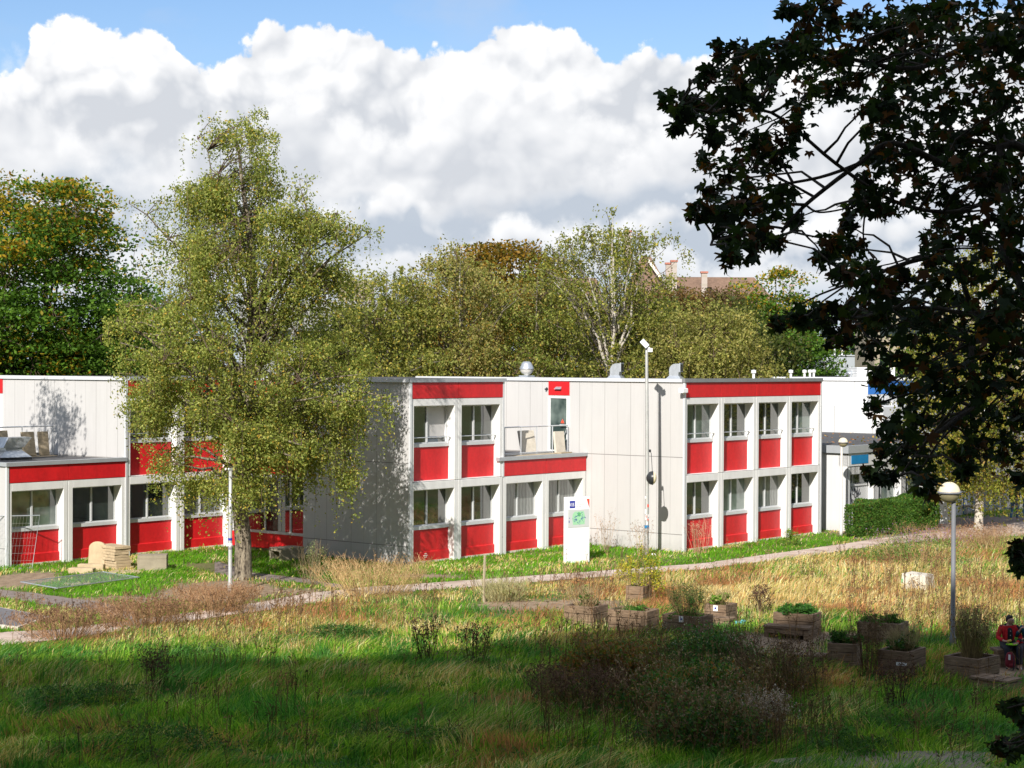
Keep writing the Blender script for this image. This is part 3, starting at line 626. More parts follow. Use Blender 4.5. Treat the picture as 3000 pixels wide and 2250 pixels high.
p = G(30, 1346, 3.56); t = thing('roof_exhaust', 'square metal exhaust hood on the low roof at the left edge', 'roof vent', p, RZ-.15); t.scale = (.8, .8, .8)
b = MB(); b.box(-.75, .75, -.6, .6, 0, .12); b.build('base', M['black'], t)
b = MB(); b.add([(-.75, -.6, .12), (.75, -.6, .12), (.75, .6, .12), (-.75, .6, .12), (-.4, -.35, .42), (.4, -.35, .42), (.4, .35, .42), (-.4, .35, .42)], [(4, 5, 6, 7), (0, 1, 5, 4), (1, 2, 6, 5), (2, 3, 7, 6), (3, 0, 4, 7)]); b.box(-.4, .4, -.35, .35, .42, .55); b.build('curb', M['galv'], t)
b = MB(); b.add([(-.55, -.42, .55), (.45, -.42, .55), (.85, -.42, 1.0), (-.30, -.42, 1.0), (-.55, .42, .55), (.45, .42, .55), (.85, .42, 1.0), (-.30, .42, 1.0)], [(0, 1, 2, 3), (7, 6, 5, 4), (0, 3, 7, 4), (3, 2, 6, 7), (0, 4, 5, 1)]); b.build('hood', M['galv'], t)
b = MB(); b.add([(.47, -.38, .60), (.83, -.38, .96), (.83, .38, .96), (.47, .38, .60)], [(0, 3, 2, 1)]); b.build('opening', M['black'], t)

# ---------------------------------------------------------------- white and blue building on the right
bu, bv = 70.35, 38.55
b2 = thing('annex_building', 'white building with blue panels beyond the red block, half hidden by the dark maple', 'building', (*UV(bu, bv), 0), RZ)
w2 = MB(); ZL = 3.62
w2.box(0, .06, 0, 20, 0, ZL-.3); w2.box(.06, 17.6, .44, 20, 0, ZL-.3); w2.box(14.6, 22, 6, 30, 0, 5.0)
w2.build('wall', M['clad_b'], b2)
r2 = MB(); r2.box(-.1, 17.6, .05, 12, ZL-.3, ZL+.02); r2.box(-.4, 26, 12.0, 26, 3.55, 3.95); r2.build('roof', M['roof'], b2)
f2 = MB(); f2.box(-.14, 17.7, -.1, .05, ZL-.28, ZL+.05); f2.box(-.14, -.1, .05, 12, ZL-.28, ZL+.05); f2.build('roof_flashing', M['flash'], b2)
f3 = MB(); f3.box(0, 16.0, -.03, .44, 2.78, ZL-.3); f3.build('fascia', M['clad_b'], b2)
s3 = MB(); s3.box(.25, 1.75, -.045, -.03, 2.87, 3.24); s3.build('blue_board', M['bluesign'], b2)
gm = MB()
random.seed(3)
for k in range(9):
    x = .35+random.random()*1.1; z = 1.25+random.random()*.55; pts = []
    for q in range(7): x += random.uniform(-.10, .16); z += random.uniform(-.22, .20); pts.append((max(.25, min(1.6, x)), .262, max(1.0, min(2.0, z))))
    gm.tube(pts, .014, 4)
for k in range(6):
    x0 = x = .45+k*2.5755
    mb = MB(); X0 = k*2.5755+.012; X1 = X0+2.5515
    mb.box(X0, X0+.2, 0, .44, 0, 2.775); mb.box(X1-.2, X1, 0, .44, 0, 2.775); mb.box(X0+.2, X1-.2, 0, .44, 2.42, 2.775); mb.build('bay_surround', M['clad_b'], b2, bevel=.01)
    zs = 1.95 if k == 0 else 1.1
    mb = MB(); mb.box(X0+.2, X1-.2, .28, .42, 0, zs); mb.box(X0+.2, X1-.2, .24, .28, zs-.07, zs); mb.build('panel', M['clad_b'], b2)
    mb = MB()
    for a in ((X0+.2, X0+.26, zs, 2.42), (X1-.26, X1-.2, zs, 2.42), (X0+.26, X1-.26, zs, zs+.05), (X0+.26, X1-.26, 2.36, 2.42), (X0+1.0, X0+1.06, zs+.05, 2.36)): mb.box(a[0], a[1], .34, .40, a[2], a[3])
    wf = mb.build('window', M['wframe'], b2); mb = MB(); mb.box(X0+.26, X1-.26, .37, .38, zs, 2.4); mb.build('pane', M['glass_g'], wf)
gm.build('graffiti', M['black'], b2)
# upper storey, farther back
ub, vb = 87.1-bu, 46.6-bv; zt = 6.32
w3 = MB(); w3.box(ub, ub+.06, vb, vb+22, 2, zt); w3.box(ub+.06, ub+24, vb+.44, vb+22, 2, zt); w3.build('upper_wall', M['clad_b'], b2)
r3 = MB(); r3.box(ub+.1, ub+24, vb+.1, vb+22, zt, zt+.08); r3.build('upper_roof', M['roof'], b2)
f4 = MB(); f4.box(ub-.1, ub+24, vb-.1, vb+.1, zt, zt+.16); f4.box(ub-.1, ub+.1, vb+.1, vb+22, zt, zt+.16); f4.build('roof_flashing', M['white'], b2)
for k in range(5):
    X0 = ub+k*3.0+.01; X1 = X0+2.98
    mb = MB(); mb.box(X0+(.07 if k == 0 else 0), X1, vb-.01, vb+.43, zt-.72, zt-.01); mb.build('blue_fascia', M['blue'], b2)
    mb = MB(); mb.box(X0, X0+.28, vb, vb+.44, 2.6, zt-.73); mb.box(X1-.28, X1, vb, vb+.44, 2.6, zt-.73); mb.box(X0+.28, X1-.28, vb, vb+.44, zt-1.05, zt-.73); mb.build('bay_surround', M['clad_b'], b2)
    mb = MB(); mb.box(X0+.28, X1-.28, vb+.3, vb+.43, 2.6, 3.95); mb.build('blue_panel', M['blue'], b2)
    mb = MB()
    for a in ((X0+.28, X0+.36, 3.95, zt-1.05), (X1-.36, X1-.28, 3.95, zt-1.05), (X0+.36, X1-.36, 3.95, 4.05), (X0+1.2, X0+1.28, 4.05, zt-1.05)): mb.box(a[0], a[1], vb+.33, vb+.4, a[2], a[3])
    wf = mb.build('window', M['wframe'], b2); mb = MB(); mb.box(X0+.36, X1-.36, vb+.37, vb+.38, 4.0, zt-1.05); mb.build('pane', M['glass_g'], wf)
# louvred box and vent on its roof
p = R(2530, 1100, 100); t = thing('ventilation_unit', 'white louvred ventilation unit on the annex roof', 'ventilation unit', (p.x, p.y, zt+.08), RZ-.65)
b = MB(); b.box(-.62, .1, -.5, .5, .03, .62); b.build('louvre', M['louvre'], t); b = MB(); b.box(.1, 1.6, -.5, .5, .03, .62); b.build('casing', M['white'], t)
b = MB(); b.box(-.75, 2.2, -.55, .55, -.02, .03); b.build('platform', M['white'], t)
p = R(2490, 1100, 100); p.z = zt+.08; t = tag(MB().lathe([(.1, 0), (.1, .16), (.2, .26), (.2, .34), (.08, .42), (0, .43)], seg=12).build('roof_cowl', M['galv'], None, smooth=True), 'small round metal cowl beside the louvred unit', 'roof vent'); t.location = p

# grey wall with stair and blue handrail at the far right
p = G(2792, 1515); q = G(3060, 1490)
gw = MB(); d = (q-p); L = d.length
gw.box(0, L+8, 0, .4, 0, 3.4)
o = gw.build('concrete_wall', M['concgrey'], None); o.location = p+Vector((.2, 1.2, 0)); o.rotation_euler = (0, 0, math.atan2(d.y, d.x)); tag(o, 'grey concrete wall in tree shade behind the blue handrail', 'wall')
t = thing('handrail', 'thin blue metal handrail descending in front of the shaded concrete wall', 'handrail', G(2820, 1512))
M['bluerail'] = mat('blue_rail_paint', (.03, .14, .26), .45)
def rel(px, py, dist, base): return R(px, py, dist)-base
hb = t.location.copy(); dz = 87.0
b = MB(); b.tube([rel(2795, 1453, dz, hb), rel(2870, 1476, dz, hb), rel(2960, 1490, dz, hb)], .025, 6); b.tube([rel(2795, 1478, dz, hb), rel(2870, 1500, dz, hb)], .018, 6); b.build('rail', M['bluerail'], t)
for x, y0, y1 in ((2823, 1462, 1506), (2871, 1476, 1520)): b = MB(); b.tube([rel(x, y0, dz, hb), rel(x, y1, dz, hb)], .025, 6); b.build('post', M['bluerail'], t)
# low concrete bench beside it
b = MB(); pp = G(2835, 1512); b.box(-.8, .8, -.2, .2, .35, .45); b.box(-.75, -.6, -.18, .18, 0, .35); b.box(.6, .75, -.18, .18, 0, .35); o = b.build('bench', M['conc'], None); o.location = pp+Vector((0, .9, 0)); tag(o, 'dark low bench in the shade between wall and blue handrail', 'bench')

# ---------------------------------------------------------------- far buildings
t = thing('metal_hall', 'low grey corrugated metal hall behind the annex roof', 'hall', R(2410, 1100, 150), -.05); t.location.z = 0
b = MB(); b.box(0, 26, 0, 12, 0, 7.9); b.build('wall', M['corr'], t); b = MB(); b.box(-.1, 26.1, -.1, 12.1, 7.9, 8.0); b.build('roof', M['flash'], t)
b = MB(); b.tube([(1.0, .3, 8.0), (1.0, .3, 8.85), (1.6, .3, 8.85), (1.6, .3, 8.0)], .06, 4); b.build('roof_ladder', M['white'], t)
t = thing('grey_block', 'grey concrete slab block glimpsed through the crown of the foreground birch', 'building', R(700, 1000, 150), .1); t.location.z = 0
b = MB(); b.box(0, 17, 0, 12, 0, 12.2); b.build('wall', M['concgrey'], t)
for k in range(8):
    for j in (4.5, 8.2): b = MB(); b.box(.6+k*2.05, 2.1+k*2.05, -.06, .02, j, j+1.6); b.build('window', M['glass'], t)
b = MB(); b.box(8, 11, 2, 6, 12.2, 14.0); b.build('roof_hut', M['conc'], t)
t = thing('brown_block', 'brown block with window bands glimpsed behind the maple', 'building', R(2562, 1000, 140), 0); t.location.z = 0
b = MB(); b.box(0, 14, 0, 8, 0, 11.2); b.build('wall', M['conc'], t)
for j in (7.2, 9.4): b = MB(); b.box(.4, 13.6, -.05, .02, j, j+.9); b.build('window_band', M['glass'], t)

D_ = 250.0
def far(px, py, d=D_): return R(px, py, d)
t = thing('brick_mansion', 'old brick building with steep brown tiled roofs above the trees', 'building', (far(2000, 900).x, D_, 0))
o0 = t.location.copy()
def fz(px, py): v = far(px, py)-o0; return (v.x, v.z)
def wedge(name, pts, y0, y1, m_, ridge=None):
    b = MB(); n = len(pts); vs = []
    for i, (x, z) in enumerate(pts):
        vs.append((x, y0, z))
    for i, (x, z) in enumerate(pts): vs.append((x, y1, z))
    b.add(vs, [tuple(range(n)), tuple(reversed(range(n, 2*n)))]+[(i, n+i, n+(i+1) % n, (i+1) % n) for i in range(n)]); return b.build(name, m_, t)
xa, za = fz(1780, 900); xb, zb = fz(2330, 900)
b = MB(); b.box(xa, xb, 3, 17, 0, za); b.build('wall', M['brick'], t)
def hip(name, xl, xr, xtl, xtr, zbot, ztop, y0, y1, ym):
    b = MB(); b.add([(xl, y0, zbot), (xr, y0, zbot), (xr, y1, zbot), (xl, y1, zbot), (xtl, ym, ztop), (xtr, ym, ztop)], [(0, 1, 5, 4), (1, 2, 5), (2, 3, 4, 5), (3, 0, 4), (3, 2, 1, 0)]); return b.build(name, M['tile'], t)
(x1_, z1_), (x2_, _) = fz(1985, 802), fz(2235, 802)
main = hip('roof', fz(1960, 900)[0], fz(2300, 880)[0], x1_, x2_, fz(2000, 905)[1], z1_, 2, 18, 9)
(x3_, z3_) = fz(1895, 745); hip('tower_roof', fz(1820, 860)[0], fz(1990, 860)[0], fz(1885, 745)[0], fz(1915, 750)[0], fz(1900, 905)[1], z3_, 0, 10, 5)
b = MB(); xx, zz = fz(1905, 758); x4, z4 = fz(1948, 832); b.tube([(xx, 3.6, zz), (x4, -.2, z4)], .25, 4); b.build('ridge_capping', M['concw'], t)
for i, (l, r, top, bot, yy) in enumerate(((1955, 1971, 772, 812, 2.0), (1969, 1985, 766, 820, 1.0), (2062, 2079, 797, 830, 3.0), (2335, 2346, 834, 870, 6.0), (1838, 1856, 672, 700, 5.0), (1643, 1656, 790, 830, 8.0))):
    (l_, tz), (r_, bz) = fz(l, top), fz(r, bot); b = MB(); b.box(l_, r_, yy, yy+(r_-l_), bz-3, tz); b.box(l_-.12, r_+.12, yy-.12, yy+(r_-l_)+.12, tz, tz+.25); b.build('chimney', M['brick'], t)
(l_, tz) = fz(2340, 878); b = MB(); b.box(l_-.6, l_+1.4, 2, 6, tz-6, tz); b.add([(l_-.8, 1.8, tz), (l_+1.6, 1.8, tz), (l_+1.6, 6.2, tz), (l_-.8, 6.2, tz), (l_+.4, 4, tz+1.0)], [(0, 1, 4), (1, 2, 4), (2, 3, 4), (3, 0, 4)]); b.build('dormer', M['concgrey'], t)
# the west wing showing between the birches
hip('wing_roof', fz(1610, 870)[0], fz(1790, 870)[0], fz(1655, 800)[0], fz(1760, 800)[0], fz(1700, 905)[1], fz(1700, 800)[1], 8, 20, 14)
# mast
p = R(2716, 1000, 300); t = thing('lattice_mast', 'white lattice antenna mast far behind the maple', 'mast', (p.x, p.y, 0))
hm = 28.6; b = MB()
for sx, sy in ((-1, -1), (1, -1), (1, 1), (-1, 1)): b.tube([(sx*.8, sy*.8, 0), (sx*.5, sy*.5, hm)], .05, 4)
for k in range(18):
    z = 8+k*1.15; s_ = .75
    for a_, c_ in (((-s_, -s_), (s_, -s_)), ((s_, -s_), (s_, s_)), ((s_, s_), (-s_, s_)), ((-s_, s_), (-s_, -s_))): b.tube([(a_[0], a_[1], z), (c_[0], c_[1], z+1.15)], .028, 3); b.tube([(a_[0], a_[1], z), (c_[0], c_[1], z)], .028, 3)
b.build('lattice', M['flash_pale'], t)
for k, (x, z) in enumerate(((-1.5, 24.6), (1.5, 24.2), (-1.0, 26.5), (1.6, 26.8), (.2, 25.5))): b = MB(); b.box(x-.10, x+.10, -.2, .1, z-.8, z+.8); b.tube([(x, 0, z), (x*.3, 0, z)], .05, 4); b.build('antenna_panel', M['flash_pale'], t)

# unseen block added behind the camera, sized and stepped to cast the foreground shade
t = thing('shade_block', 'unseen slab block behind the camera, shaped to shade the near meadow', 'building', (-70, -24, 0))
b = MB(); b.prism([(0, 0), (180, 0), (180, 20), (0, 20)], 0, 32.0)
b.add([(0, 6, 32.0), (52.4, 6, 32.0), (57.2, 6, 35.7), (180, 6, 35.7), (180, 6, 32.0), (0, 20, 32.0), (52.4, 20, 32.0), (57.2, 20, 35.7), (180, 20, 35.7), (180, 20, 32.0)], [(1, 2, 3, 4), (9, 8, 7, 6), (1, 6, 7, 2), (2, 7, 8, 3), (3, 8, 9, 4)])
b.build('wall', M['concgrey'], t)
for j in range(9): b = MB(); b.box(1, 179, 19.9, 20.05, 1.2+j*3.4, 3.0+j*3.4); b.build('window_band', M['glass'], t)

# ---------------------------------------------------------------- lamps, signs
def globe_lamp(px, py, gy, label, m_, r_=.045, grp='globe lamps on poles', glr=None, off=0.18):
    p = G(px, py); dist = p.y; zc = H+(-(gy-1078)+ (ROLL*(px-1500)))/F*dist
    t = thing('globe_lamp', label, 'street lamp', p, 0, grp)
    b = MB(); b.tube([(0, 0, 0), (0, 0, .25), (0, 0, .3), (0, 0, zc-.18), (0, 0, zc)], [r_*1.35, r_*1.35, r_, r_*.9, r_*.8], 12); b.build('pole', M[m_], t, smooth=True)
    R_ = glr or .27; cx_ = off*-1
    prof = [(R_*math.sin(a), R_*math.cos(a)) for a in [pi*k/20 for k in range(0, 11)]]
    b = MB(); b.lathe(prof, (cx_, 0, zc), 28); b.build('globe_top', M['opal'], t, smooth=True)
    prof = [(R_*math.sin(a)*.98, R_*math.cos(a)*.98) for a in [pi*k/20 for k in range(10, 21)]]
    b = MB(); b.lathe(prof, (cx_, 0, zc), 28); b.build('globe_bowl', M['smoke'], t, smooth=True)
    b = MB(); b.lathe([(R_, -.025), (R_*1.1, -.025), (R_*1.1, .025), (R_, .025)], (cx_, 0, zc), 28); b.build('ring', M['poledark'], t, smooth=True)
    return t
globe_lamp(2791, 1897, 1452, 'tall dark-grey pole with cream globe lamp standing in the shaded planter corner', 'poledark', .062, off=.11)
globe_lamp(2464, 1570, 1305, 'white pole with cream globe lamp between red block and hedge', 'polewhite', .055, glr=.20, off=-.06)
p = G(2658, 1478); p.z = 0
lt = globe_lamp(2658, 1478, 1255, 'distant white globe lamp poking up behind the annex low roof', 'polewhite', .055, glr=.27, off=-.28)
# floodlight pole with hanging dark lamp
S = Vector((*UV(uR, 39.98), 0)); p = S-Vector((tx, ty, 0))*2.42
t = thing('floodlight_pole', 'tall white pole with floodlight on top and a dark lantern dangling halfway', 'street lamp', p)
dist = p.y; zt_ = H+(1075-1030)/F*dist; zl = H+(1075-1404)/F*dist
b = MB(); b.tube([(0, 0, 0), (0, 0, .35), (0, 0, 3.6), (-.04, 0, zt_-.1), (-.04, 0, zt_+.1)], [.085, .08, .075, .055, .05], 14); b.build('pole', M['polegrey'], t, smooth=True)
b = MB(); b.tube([(-.04, 0, zt_), (.05, -.1, zt_+.1)], .04, 8); b.box(.0, .16, -.22, -.05, zt_-.06, zt_+.08); b.build('head_bracket', M['white'], t)
b = MB(); b.obox((-.12, -.10, zt_+.24), (.20, .09, .34), 0, -.25, -.75); b.build('floodlight', M['flash'], t, bevel=.02)
b = MB(); b.tube([(.07, 0, zl+.98), (.12, -.02, zl+.98), (.15, -.02, zl+.9), (.19, -.02, zl+.25)], .012, 5); b.box(.06, .14, -.06, .04, zl+.95, zl+1.05); b.build('hanging_cable', M['black'], t)
b = MB(); prof = [(.26*math.sin(a), -.26*math.cos(a)) for a in [pi*k/20 for k in range(0, 11)]]
b.lathe(prof, (0, 0, 0), 24); o = b.build('lantern_shell', M['black'], t, smooth=True, loc=(.22, -.02, zl), rot=(0, pi/2, 0))
b = MB(); prof = [(.225*math.sin(a), .13*math.cos(a)) for a in [pi*k/20 for k in range(0, 11)]]; b.lathe(prof, (0, 0, 0), 24)
b.build('lantern_lens', M['opal'], t, smooth=True, loc=(.22, -.02, zl), rot=(0, pi/2, 0))
b = MB(); b.lathe([(.087, 1.05), (.089, 1.05), (.089, 1.16), (.087, 1.16)], seg=14); b.build('sticker', M['bluesign'], t)
random.seed(5)
for k in range(12):
    z = 1.2+random.random()*1.1; th = -pi/2+random.uniform(-.9, .9); b = MB(); b.obox((.082*math.cos(th), .082*math.sin(th), z), (.05, .012, random.uniform(.05, .12)), th+pi/2); b.build('sticker', M[random.choice(['white', 'white', 'offwhite', 'lettergrey', 'signred'])], t)
# stickers on the near pole + second lamp pole
p = G(674, 1737); t = thing('steel_pole', 'plain galvanised steel pole standing just left of the birch trunk', 'pole', p)
b = MB(); b.tube([(0, 0, 0), (0, 0, .3), (0, 0, .34), (0, 0, 2.2), (0, 0, 3.75)], [.075, .075, .062, .058, .05], 14); b.build('shaft', M['polegrey'], t, smooth=True)
b = MB(); b.obox((0, 0, 3.8), (.16, .1, .08), .3); b.build('lamp_head', M['galv'], t, bevel=.02)
for z, m_ in ((1.62, 'navy'), (1.46, 'white'), (1.34, 'poledark')): b = MB(); b.lathe([(.061, z), (.066, z), (.066, z+.07), (.061, z+.07)], seg=12); b.build('sticker', M[m_], t)

def text(body, size, loc, m_, parent, ext=.002, align='LEFT', xs=1.0, name='lettering'):
    c = bpy.data.curves.new(name, 'FONT'); c.body = body; c.size = size; c.extrude = ext; c.align_x = align; c.resolution_u = 3; c.materials.append(M[m_])
    o = bpy.data.objects.new(name, c); COL.objects.link(o); o.parent = parent; o.location = loc; o.rotation_euler = (pi/2, 0, 0); o.scale = (xs, 1, 1)
    bpy.context.view_layer.update(); me = bpy.data.meshes.new_from_object(o.evaluated_get(bpy.context.evaluated_depsgraph_get())); q = bpy.data.objects.new(name, me); COL.objects.link(q); q.parent = parent; q.location = loc; q.rotation_euler = (pi/2, 0, 0); q.scale = (xs, 1, 1)
    if not me.materials: me.materials.append(M[m_])
    bpy.data.objects.remove(o); return q
def totem(a, b_, hgt, label, full=True):
    d = b_-a; L = d.length; t = thing('info_totem', label, 'sign', a, math.atan2(d.y, d.x), 'white campus information totems')
    m_ = MB(); m_.box(0, L, 0, .14, .0, hgt); m_.build('board', M['offwhite'], t, bevel=.006)
    m_ = MB(); m_.box(.16*L, .385*L, -.004, 0, hgt-.40, hgt-.14); lg = m_.build('logo', M['navy'], t)
    tx_ = text('VUB', .180, (.150*L, -.007, hgt-.335), 'white', lg, .001, xs=.60); 
    for i, s_ in enumerate(('VRIJE', 'UNIVERSITEIT', 'BRUSSEL')): text(s_, .062, (.43*L, -.004, hgt-.21-i*.075), 'lettergrey', t)
    m_ = MB(); m_.add([(.87*L, -.004, hgt-.09), (.985*L, -.004, hgt-.09), (.985*L, -.004, hgt-.42)], [(0, 2, 1)]); m_.build('red_corner', M['signred'], t)
    if full:
        m_ = MB(); m_.box(.09*L, .97*L, -.012, 0, hgt-1.09, hgt-.45); mp = m_.build('map_panel', M['mapgrey'], t, bevel=.004)
        m_ = MB(); m_.add([(x*L, -.0135, hgt-z) for x, z in ((.28, .62), (.36, .53), (.74, .52), (.80, .7), (.78, .99), (.30, 1.0), (.26, .8))], [tuple(reversed(range(7)))]); m_.build('campus_ground', M['mapgreen'], mp)
        m_ = MB(); m_.obox((.55*L, -.015, hgt-.63), (.12, .001, .13), 0, 0, .4); m_.build('pitch', mat('pitch_green', (.12, .42, .14), .5), mp)
        m_ = MB(); random.seed(9)
        for k in range(46):
            th = random.uniform(0, 2*pi); rr = random.uniform(.10, .27); x = .54*L+rr*math.cos(th)*1.05; z = hgt-.77+rr*math.sin(th)*.85
            m_.obox((x, -.0155, z), (random.uniform(.015, .05), .001, random.uniform(.01, .03)), 0, 0, random.uniform(-.9, .9))
        m_.obox((.14*L, -.0155, hgt-.75), (.03, .001, .03)); m_.obox((.13*L, -.0155, hgt-.88), (.03, .001, .08)); m_.build('campus_buildings', M['navy'], mp)
        m_ = MB(); random.seed(4)
        for k in range(18):
            z = hgt-1.16-k*.042; l = random.uniform(.05, .22) if k % 5 else 0
            if l: m_.box(.12*L, .12*L+l*.6, -.0025, -.0005, z, z+.009)
        m_.build('directory_lines', M['lettergrey'], t)
    return t
totem(G(1657, 1651), G(1726.6, 1646.5), 2.36, 'tall white totem sign with blue logo and green campus map on the grass')
totem(G(2733, 1534), G(2793, 1536), 2.36, 'white totem sign at the end of the clipped hedge, behind the near globe lamp', False)

# ---------------------------------------------------------------- ground objects
def planter(cl, cn, cr, label, h=.62, layers=3, zt_=None, group='timber planter boxes on the meadow', soil=True):
    z = h; a, b_, c = G(*cl, z), G(*cn, z), G(*cr, z)
    ax = (b_-a); L = ax.length; ax.normalize(); ay = (c-b_); Wd = ay.length
    rz = math.atan2(ax.y, ax.x); py_ = Vector((-ax.y, ax.x, 0)); Wd = max(.75, min(1.25, Wd))
    t = thing('planter_box', label, 'planter', (a.x, a.y, 0), rz, group)
    th = .09; lh = h/layers
    for k in range(layers):
        m_ = MB(); z0, z1 = k*lh+.006, (k+1)*lh-.006
        if k % 2 == 0:
            m_.box(0, L, 0, th, z0, z1); m_.box(0, L, Wd-th, Wd, z0, z1); m_.box(0, th, th+.004, Wd-th-.004, z0, z1); m_.box(L-th, L, th+.004, Wd-th-.004, z0, z1)
        else:
            m_.box(th+.004, L-th-.004, 0, th, z0, z1); m_.box(th+.004, L-th-.004, Wd-th, Wd, z0, z1); m_.box(0, th, 0, Wd, z0, z1); m_.box(L-th, L, 0, Wd, z0, z1)
        m_.build('timber_course', M['wood'], t, bevel=.01)
    if soil: m_ = MB(); m_.box(th, L-th, th, Wd-th, 0, h-.07); m_.build('soil', M['soil'], t)
    t['L'] = L; t['W'] = Wd; return t
P1 = planter((1651, 1772), (1739, 1779), (1786, 1769), 'leftmost timber planter box, sunlit and partly hidden by brambles')
P2 = planter((1780, 1783), (1896, 1792), (1936, 1785), 'timber planter box under the low yellow-leaved bush')
P3 = planter((1940, 1798), (2050, 1808), (2099, 1801), 'dark timber planter box with round white badge and tall herbs')
P4 = planter((2062, 1769), (2127, 1774), (2172, 1767), 'sunlit timber planter box behind, with small white badge')
P5 = planter((2265, 1793), (2381, 1801), (2427, 1796), 'timber planter box with bench attached and bushy green strawberries on top')
P6 = planter((2511, 1820), (2639, 1829), (2677, 1822), 'timber planter box behind two others, overgrown with low green herbs')
P7 = planter((2424, 1883), (2510, 1888), (2538, 1883), 'timber planter box with a broken step at its left end')
P8 = planter((2571, 1902), (2665, 1911), (2732, 1897), 'dark timber planter box with a white mark, in front of two others')
P9 = planter((2765, 1919), (2867, 1932), (2917, 1917), 'timber planter box at the foot of the dark lamp pole beside the seated men')
P0 = planter((1833, 1716), (1884, 1719), (1898, 1714), 'half-collapsed planter box in dry grass behind the yellow bush', .5, 2)
def badge(P, x):
    m_ = MB(); m_.box(x, x+.13, -.008, 0, .45, .60); b_ = m_.build('badge', M['white'], P); m_ = MB(); n = 12
    m_.add([(x+.065+.03*math.cos(2*pi*k/n), -.010, .525+.03*math.sin(2*pi*k/n)) for k in range(n)], [tuple(range(n))]); m_.build('emblem', M['navy'], b_)
badge(P3, .50); badge(P4, .28)
m_ = MB(); m_.box(.45, .7, -.006, 0, .30, .37); m_.build('paint_mark', M['white'], P8)
def seat_on(P, x0, x1, y0, y1, z, slats=0, axis='x'):
    t = MB()
    if slats:
        for k in range(slats):
            a = x0+(x1-x0)*k/slats; t.box(a+.01, a+(x1-x0)/slats-.03, y0, y1, z-.05, z)
    else:
        n = 2
        for k in range(n): a = y0+(y1-y0)*k/n; t.box(x0, x1, a+.005, a+(y1-y0)/n-.005, z-.07, z)
    t.build('bench_seat', M['wood'], P, bevel=.008)
    for xx in (x0+.02, x1-.14): m_ = MB(); m_.box(xx, xx+.12, y0+.03, y1-.02, 0, z-.08); m_.build('bench_leg', M['wood'], P)
    m_ = MB(); m_.box(x0+.14, x1-.16, y0+.02, y0+.07, z-.2, z-.08); m_.build('bench_rail', M['wood'], P)
seat_on(P5, -.10, P5['L']+.05, -.50, -.02, .34); seat_on(P4, P4['L']*.55, P4['L']+.3, -.45, -.02, .34)
seat_on(P7, -.95, -.06, .02, .55, .30, 3); seat_on(P9, P9['L']-.02, P9['L']+.95, -.42, .25, .30, 4)
def crate_free(): pass
p = G(2958, 1966); t = thing('timber_bench', 'low timber bench the two men are sitting on', 'bench', (p.x-.25, p.y+.15, 0), .12)
for k in range(3): m_ = MB(); m_.box(0, 2.3, .0+k*.17, .15+k*.17, .40, .47); m_.build('seat_plank', M['wood'], t, bevel=.01)
for xx in (.1, 2.0): m_ = MB(); m_.box(xx, xx+.14, .03, .46, 0, .39); m_.build('leg', M['wood'], t)
m_ = MB(); m_.box(0, 2.3, -.02, .0, .27, .46); m_.build('front_rail', M['wood'], t)
BENCH = t
# concrete block, stake, litter
a, b_, c = G(2638, 1725), G(2711, 1731), G(2751, 1722)
t = thing('concrete_block', 'whitewashed concrete block lying in sunny dry grass left of the lamp pole', 'concrete block', a, math.atan2((b_-a).y, (b_-a).x))
m_ = MB(); L = (b_-a).length; m_.add([(0, 0, 0), (L, 0, 0), (L, .8, 0), (0, .8, 0), (.02, .03, .50), (L-.02, .03, .47), (L-.05, .75, .46), (.03, .77, .5)], [(0, 3, 2, 1), (4, 5, 6, 7), (0, 1, 5, 4), (1, 2, 6, 5), (2, 3, 7, 6), (3, 0, 4, 7)]); m_.build('block', M['concw'], t, bevel=.03)
m_ = MB(); m_.box(.04, .08, -.012, .0, .2, .33); m_.build('green_paint', mat('green_paint', (.1, .42, .16), .7), t)
p = G(1418, 1762); m_ = MB(); m_.tube([(0, 0, -.1), (0, 0, .7), (.02, 0, 1.38)], [.045, .04, .035], 5); o = m_.build('wooden_stake', M['woodpale'], None); o.location = p; tag(o, 'thin pale wooden stake standing upright beside the path', 'stake')
p = G(1915, 1634); m_ = MB(); m_.obox((0, 0, .12), (.13, .10, .03), .3, .4); o = m_.build('litter_box', M['white'], None); o.location = p; tag(o, 'small white carton lying in the grass near the floodlight pole', 'litter')
p = G(2165, 1836); m_ = MB(); m_.obox((0, 0, .1), (.28, .14, .08), .3, .3); m_.obox((.12, 0, .16), (.12, .12, .05), 1, .3); o = m_.build('plastic_bag', mat('litter_teal', (.10, .42, .45), .4), None, bevel=.02); o.location = p; tag(o, 'crumpled turquoise wrapper beside the sunlit planter', 'litter')
# stack of stone slabs
a = G(283, 1662); b_ = G(342, 1671); c = G(381, 1664)
rz_ = math.atan2((b_-a).y, (b_-a).x); L = 1.18; random.seed(2)
nrm = Vector((-math.sin(rz_), math.cos(rz_), 0))
for k in range(8):
    m_ = MB(); l_ = L+random.uniform(-.05, .05); w_ = .62+random.uniform(-.04, .04); n = 10
    pts = [(l_*i/n, random.uniform(-.015, .015)) for i in range(n+1)]+[(l_+random.uniform(-.02, .02), w_*.5)]+[(l_*(n-i)/n, w_+random.uniform(-.015, .015)) for i in range(n+1)]+[(0, w_*.5)]
    m_.prism(pts, 0, .092); o = m_.build('stone_slab', M['stone'], None, bevel=.01); o.location = a+Vector((0, 0, .0+k*.1))+nrm*random.uniform(-.03, .03); o.rotation_euler = (0, 0, rz_+random.uniform(-.03, .03))
    nth = ['bottom', 'second from the bottom', 'third from the bottom', 'fourth from the bottom', 'fourth from the top', 'third from the top', 'second from the top', 'topmost'][k]
    tag(o, f'sandy stone slab, {nth} in the stack before the red-panelled wall', 'stone slab', 'stacked stone slabs')
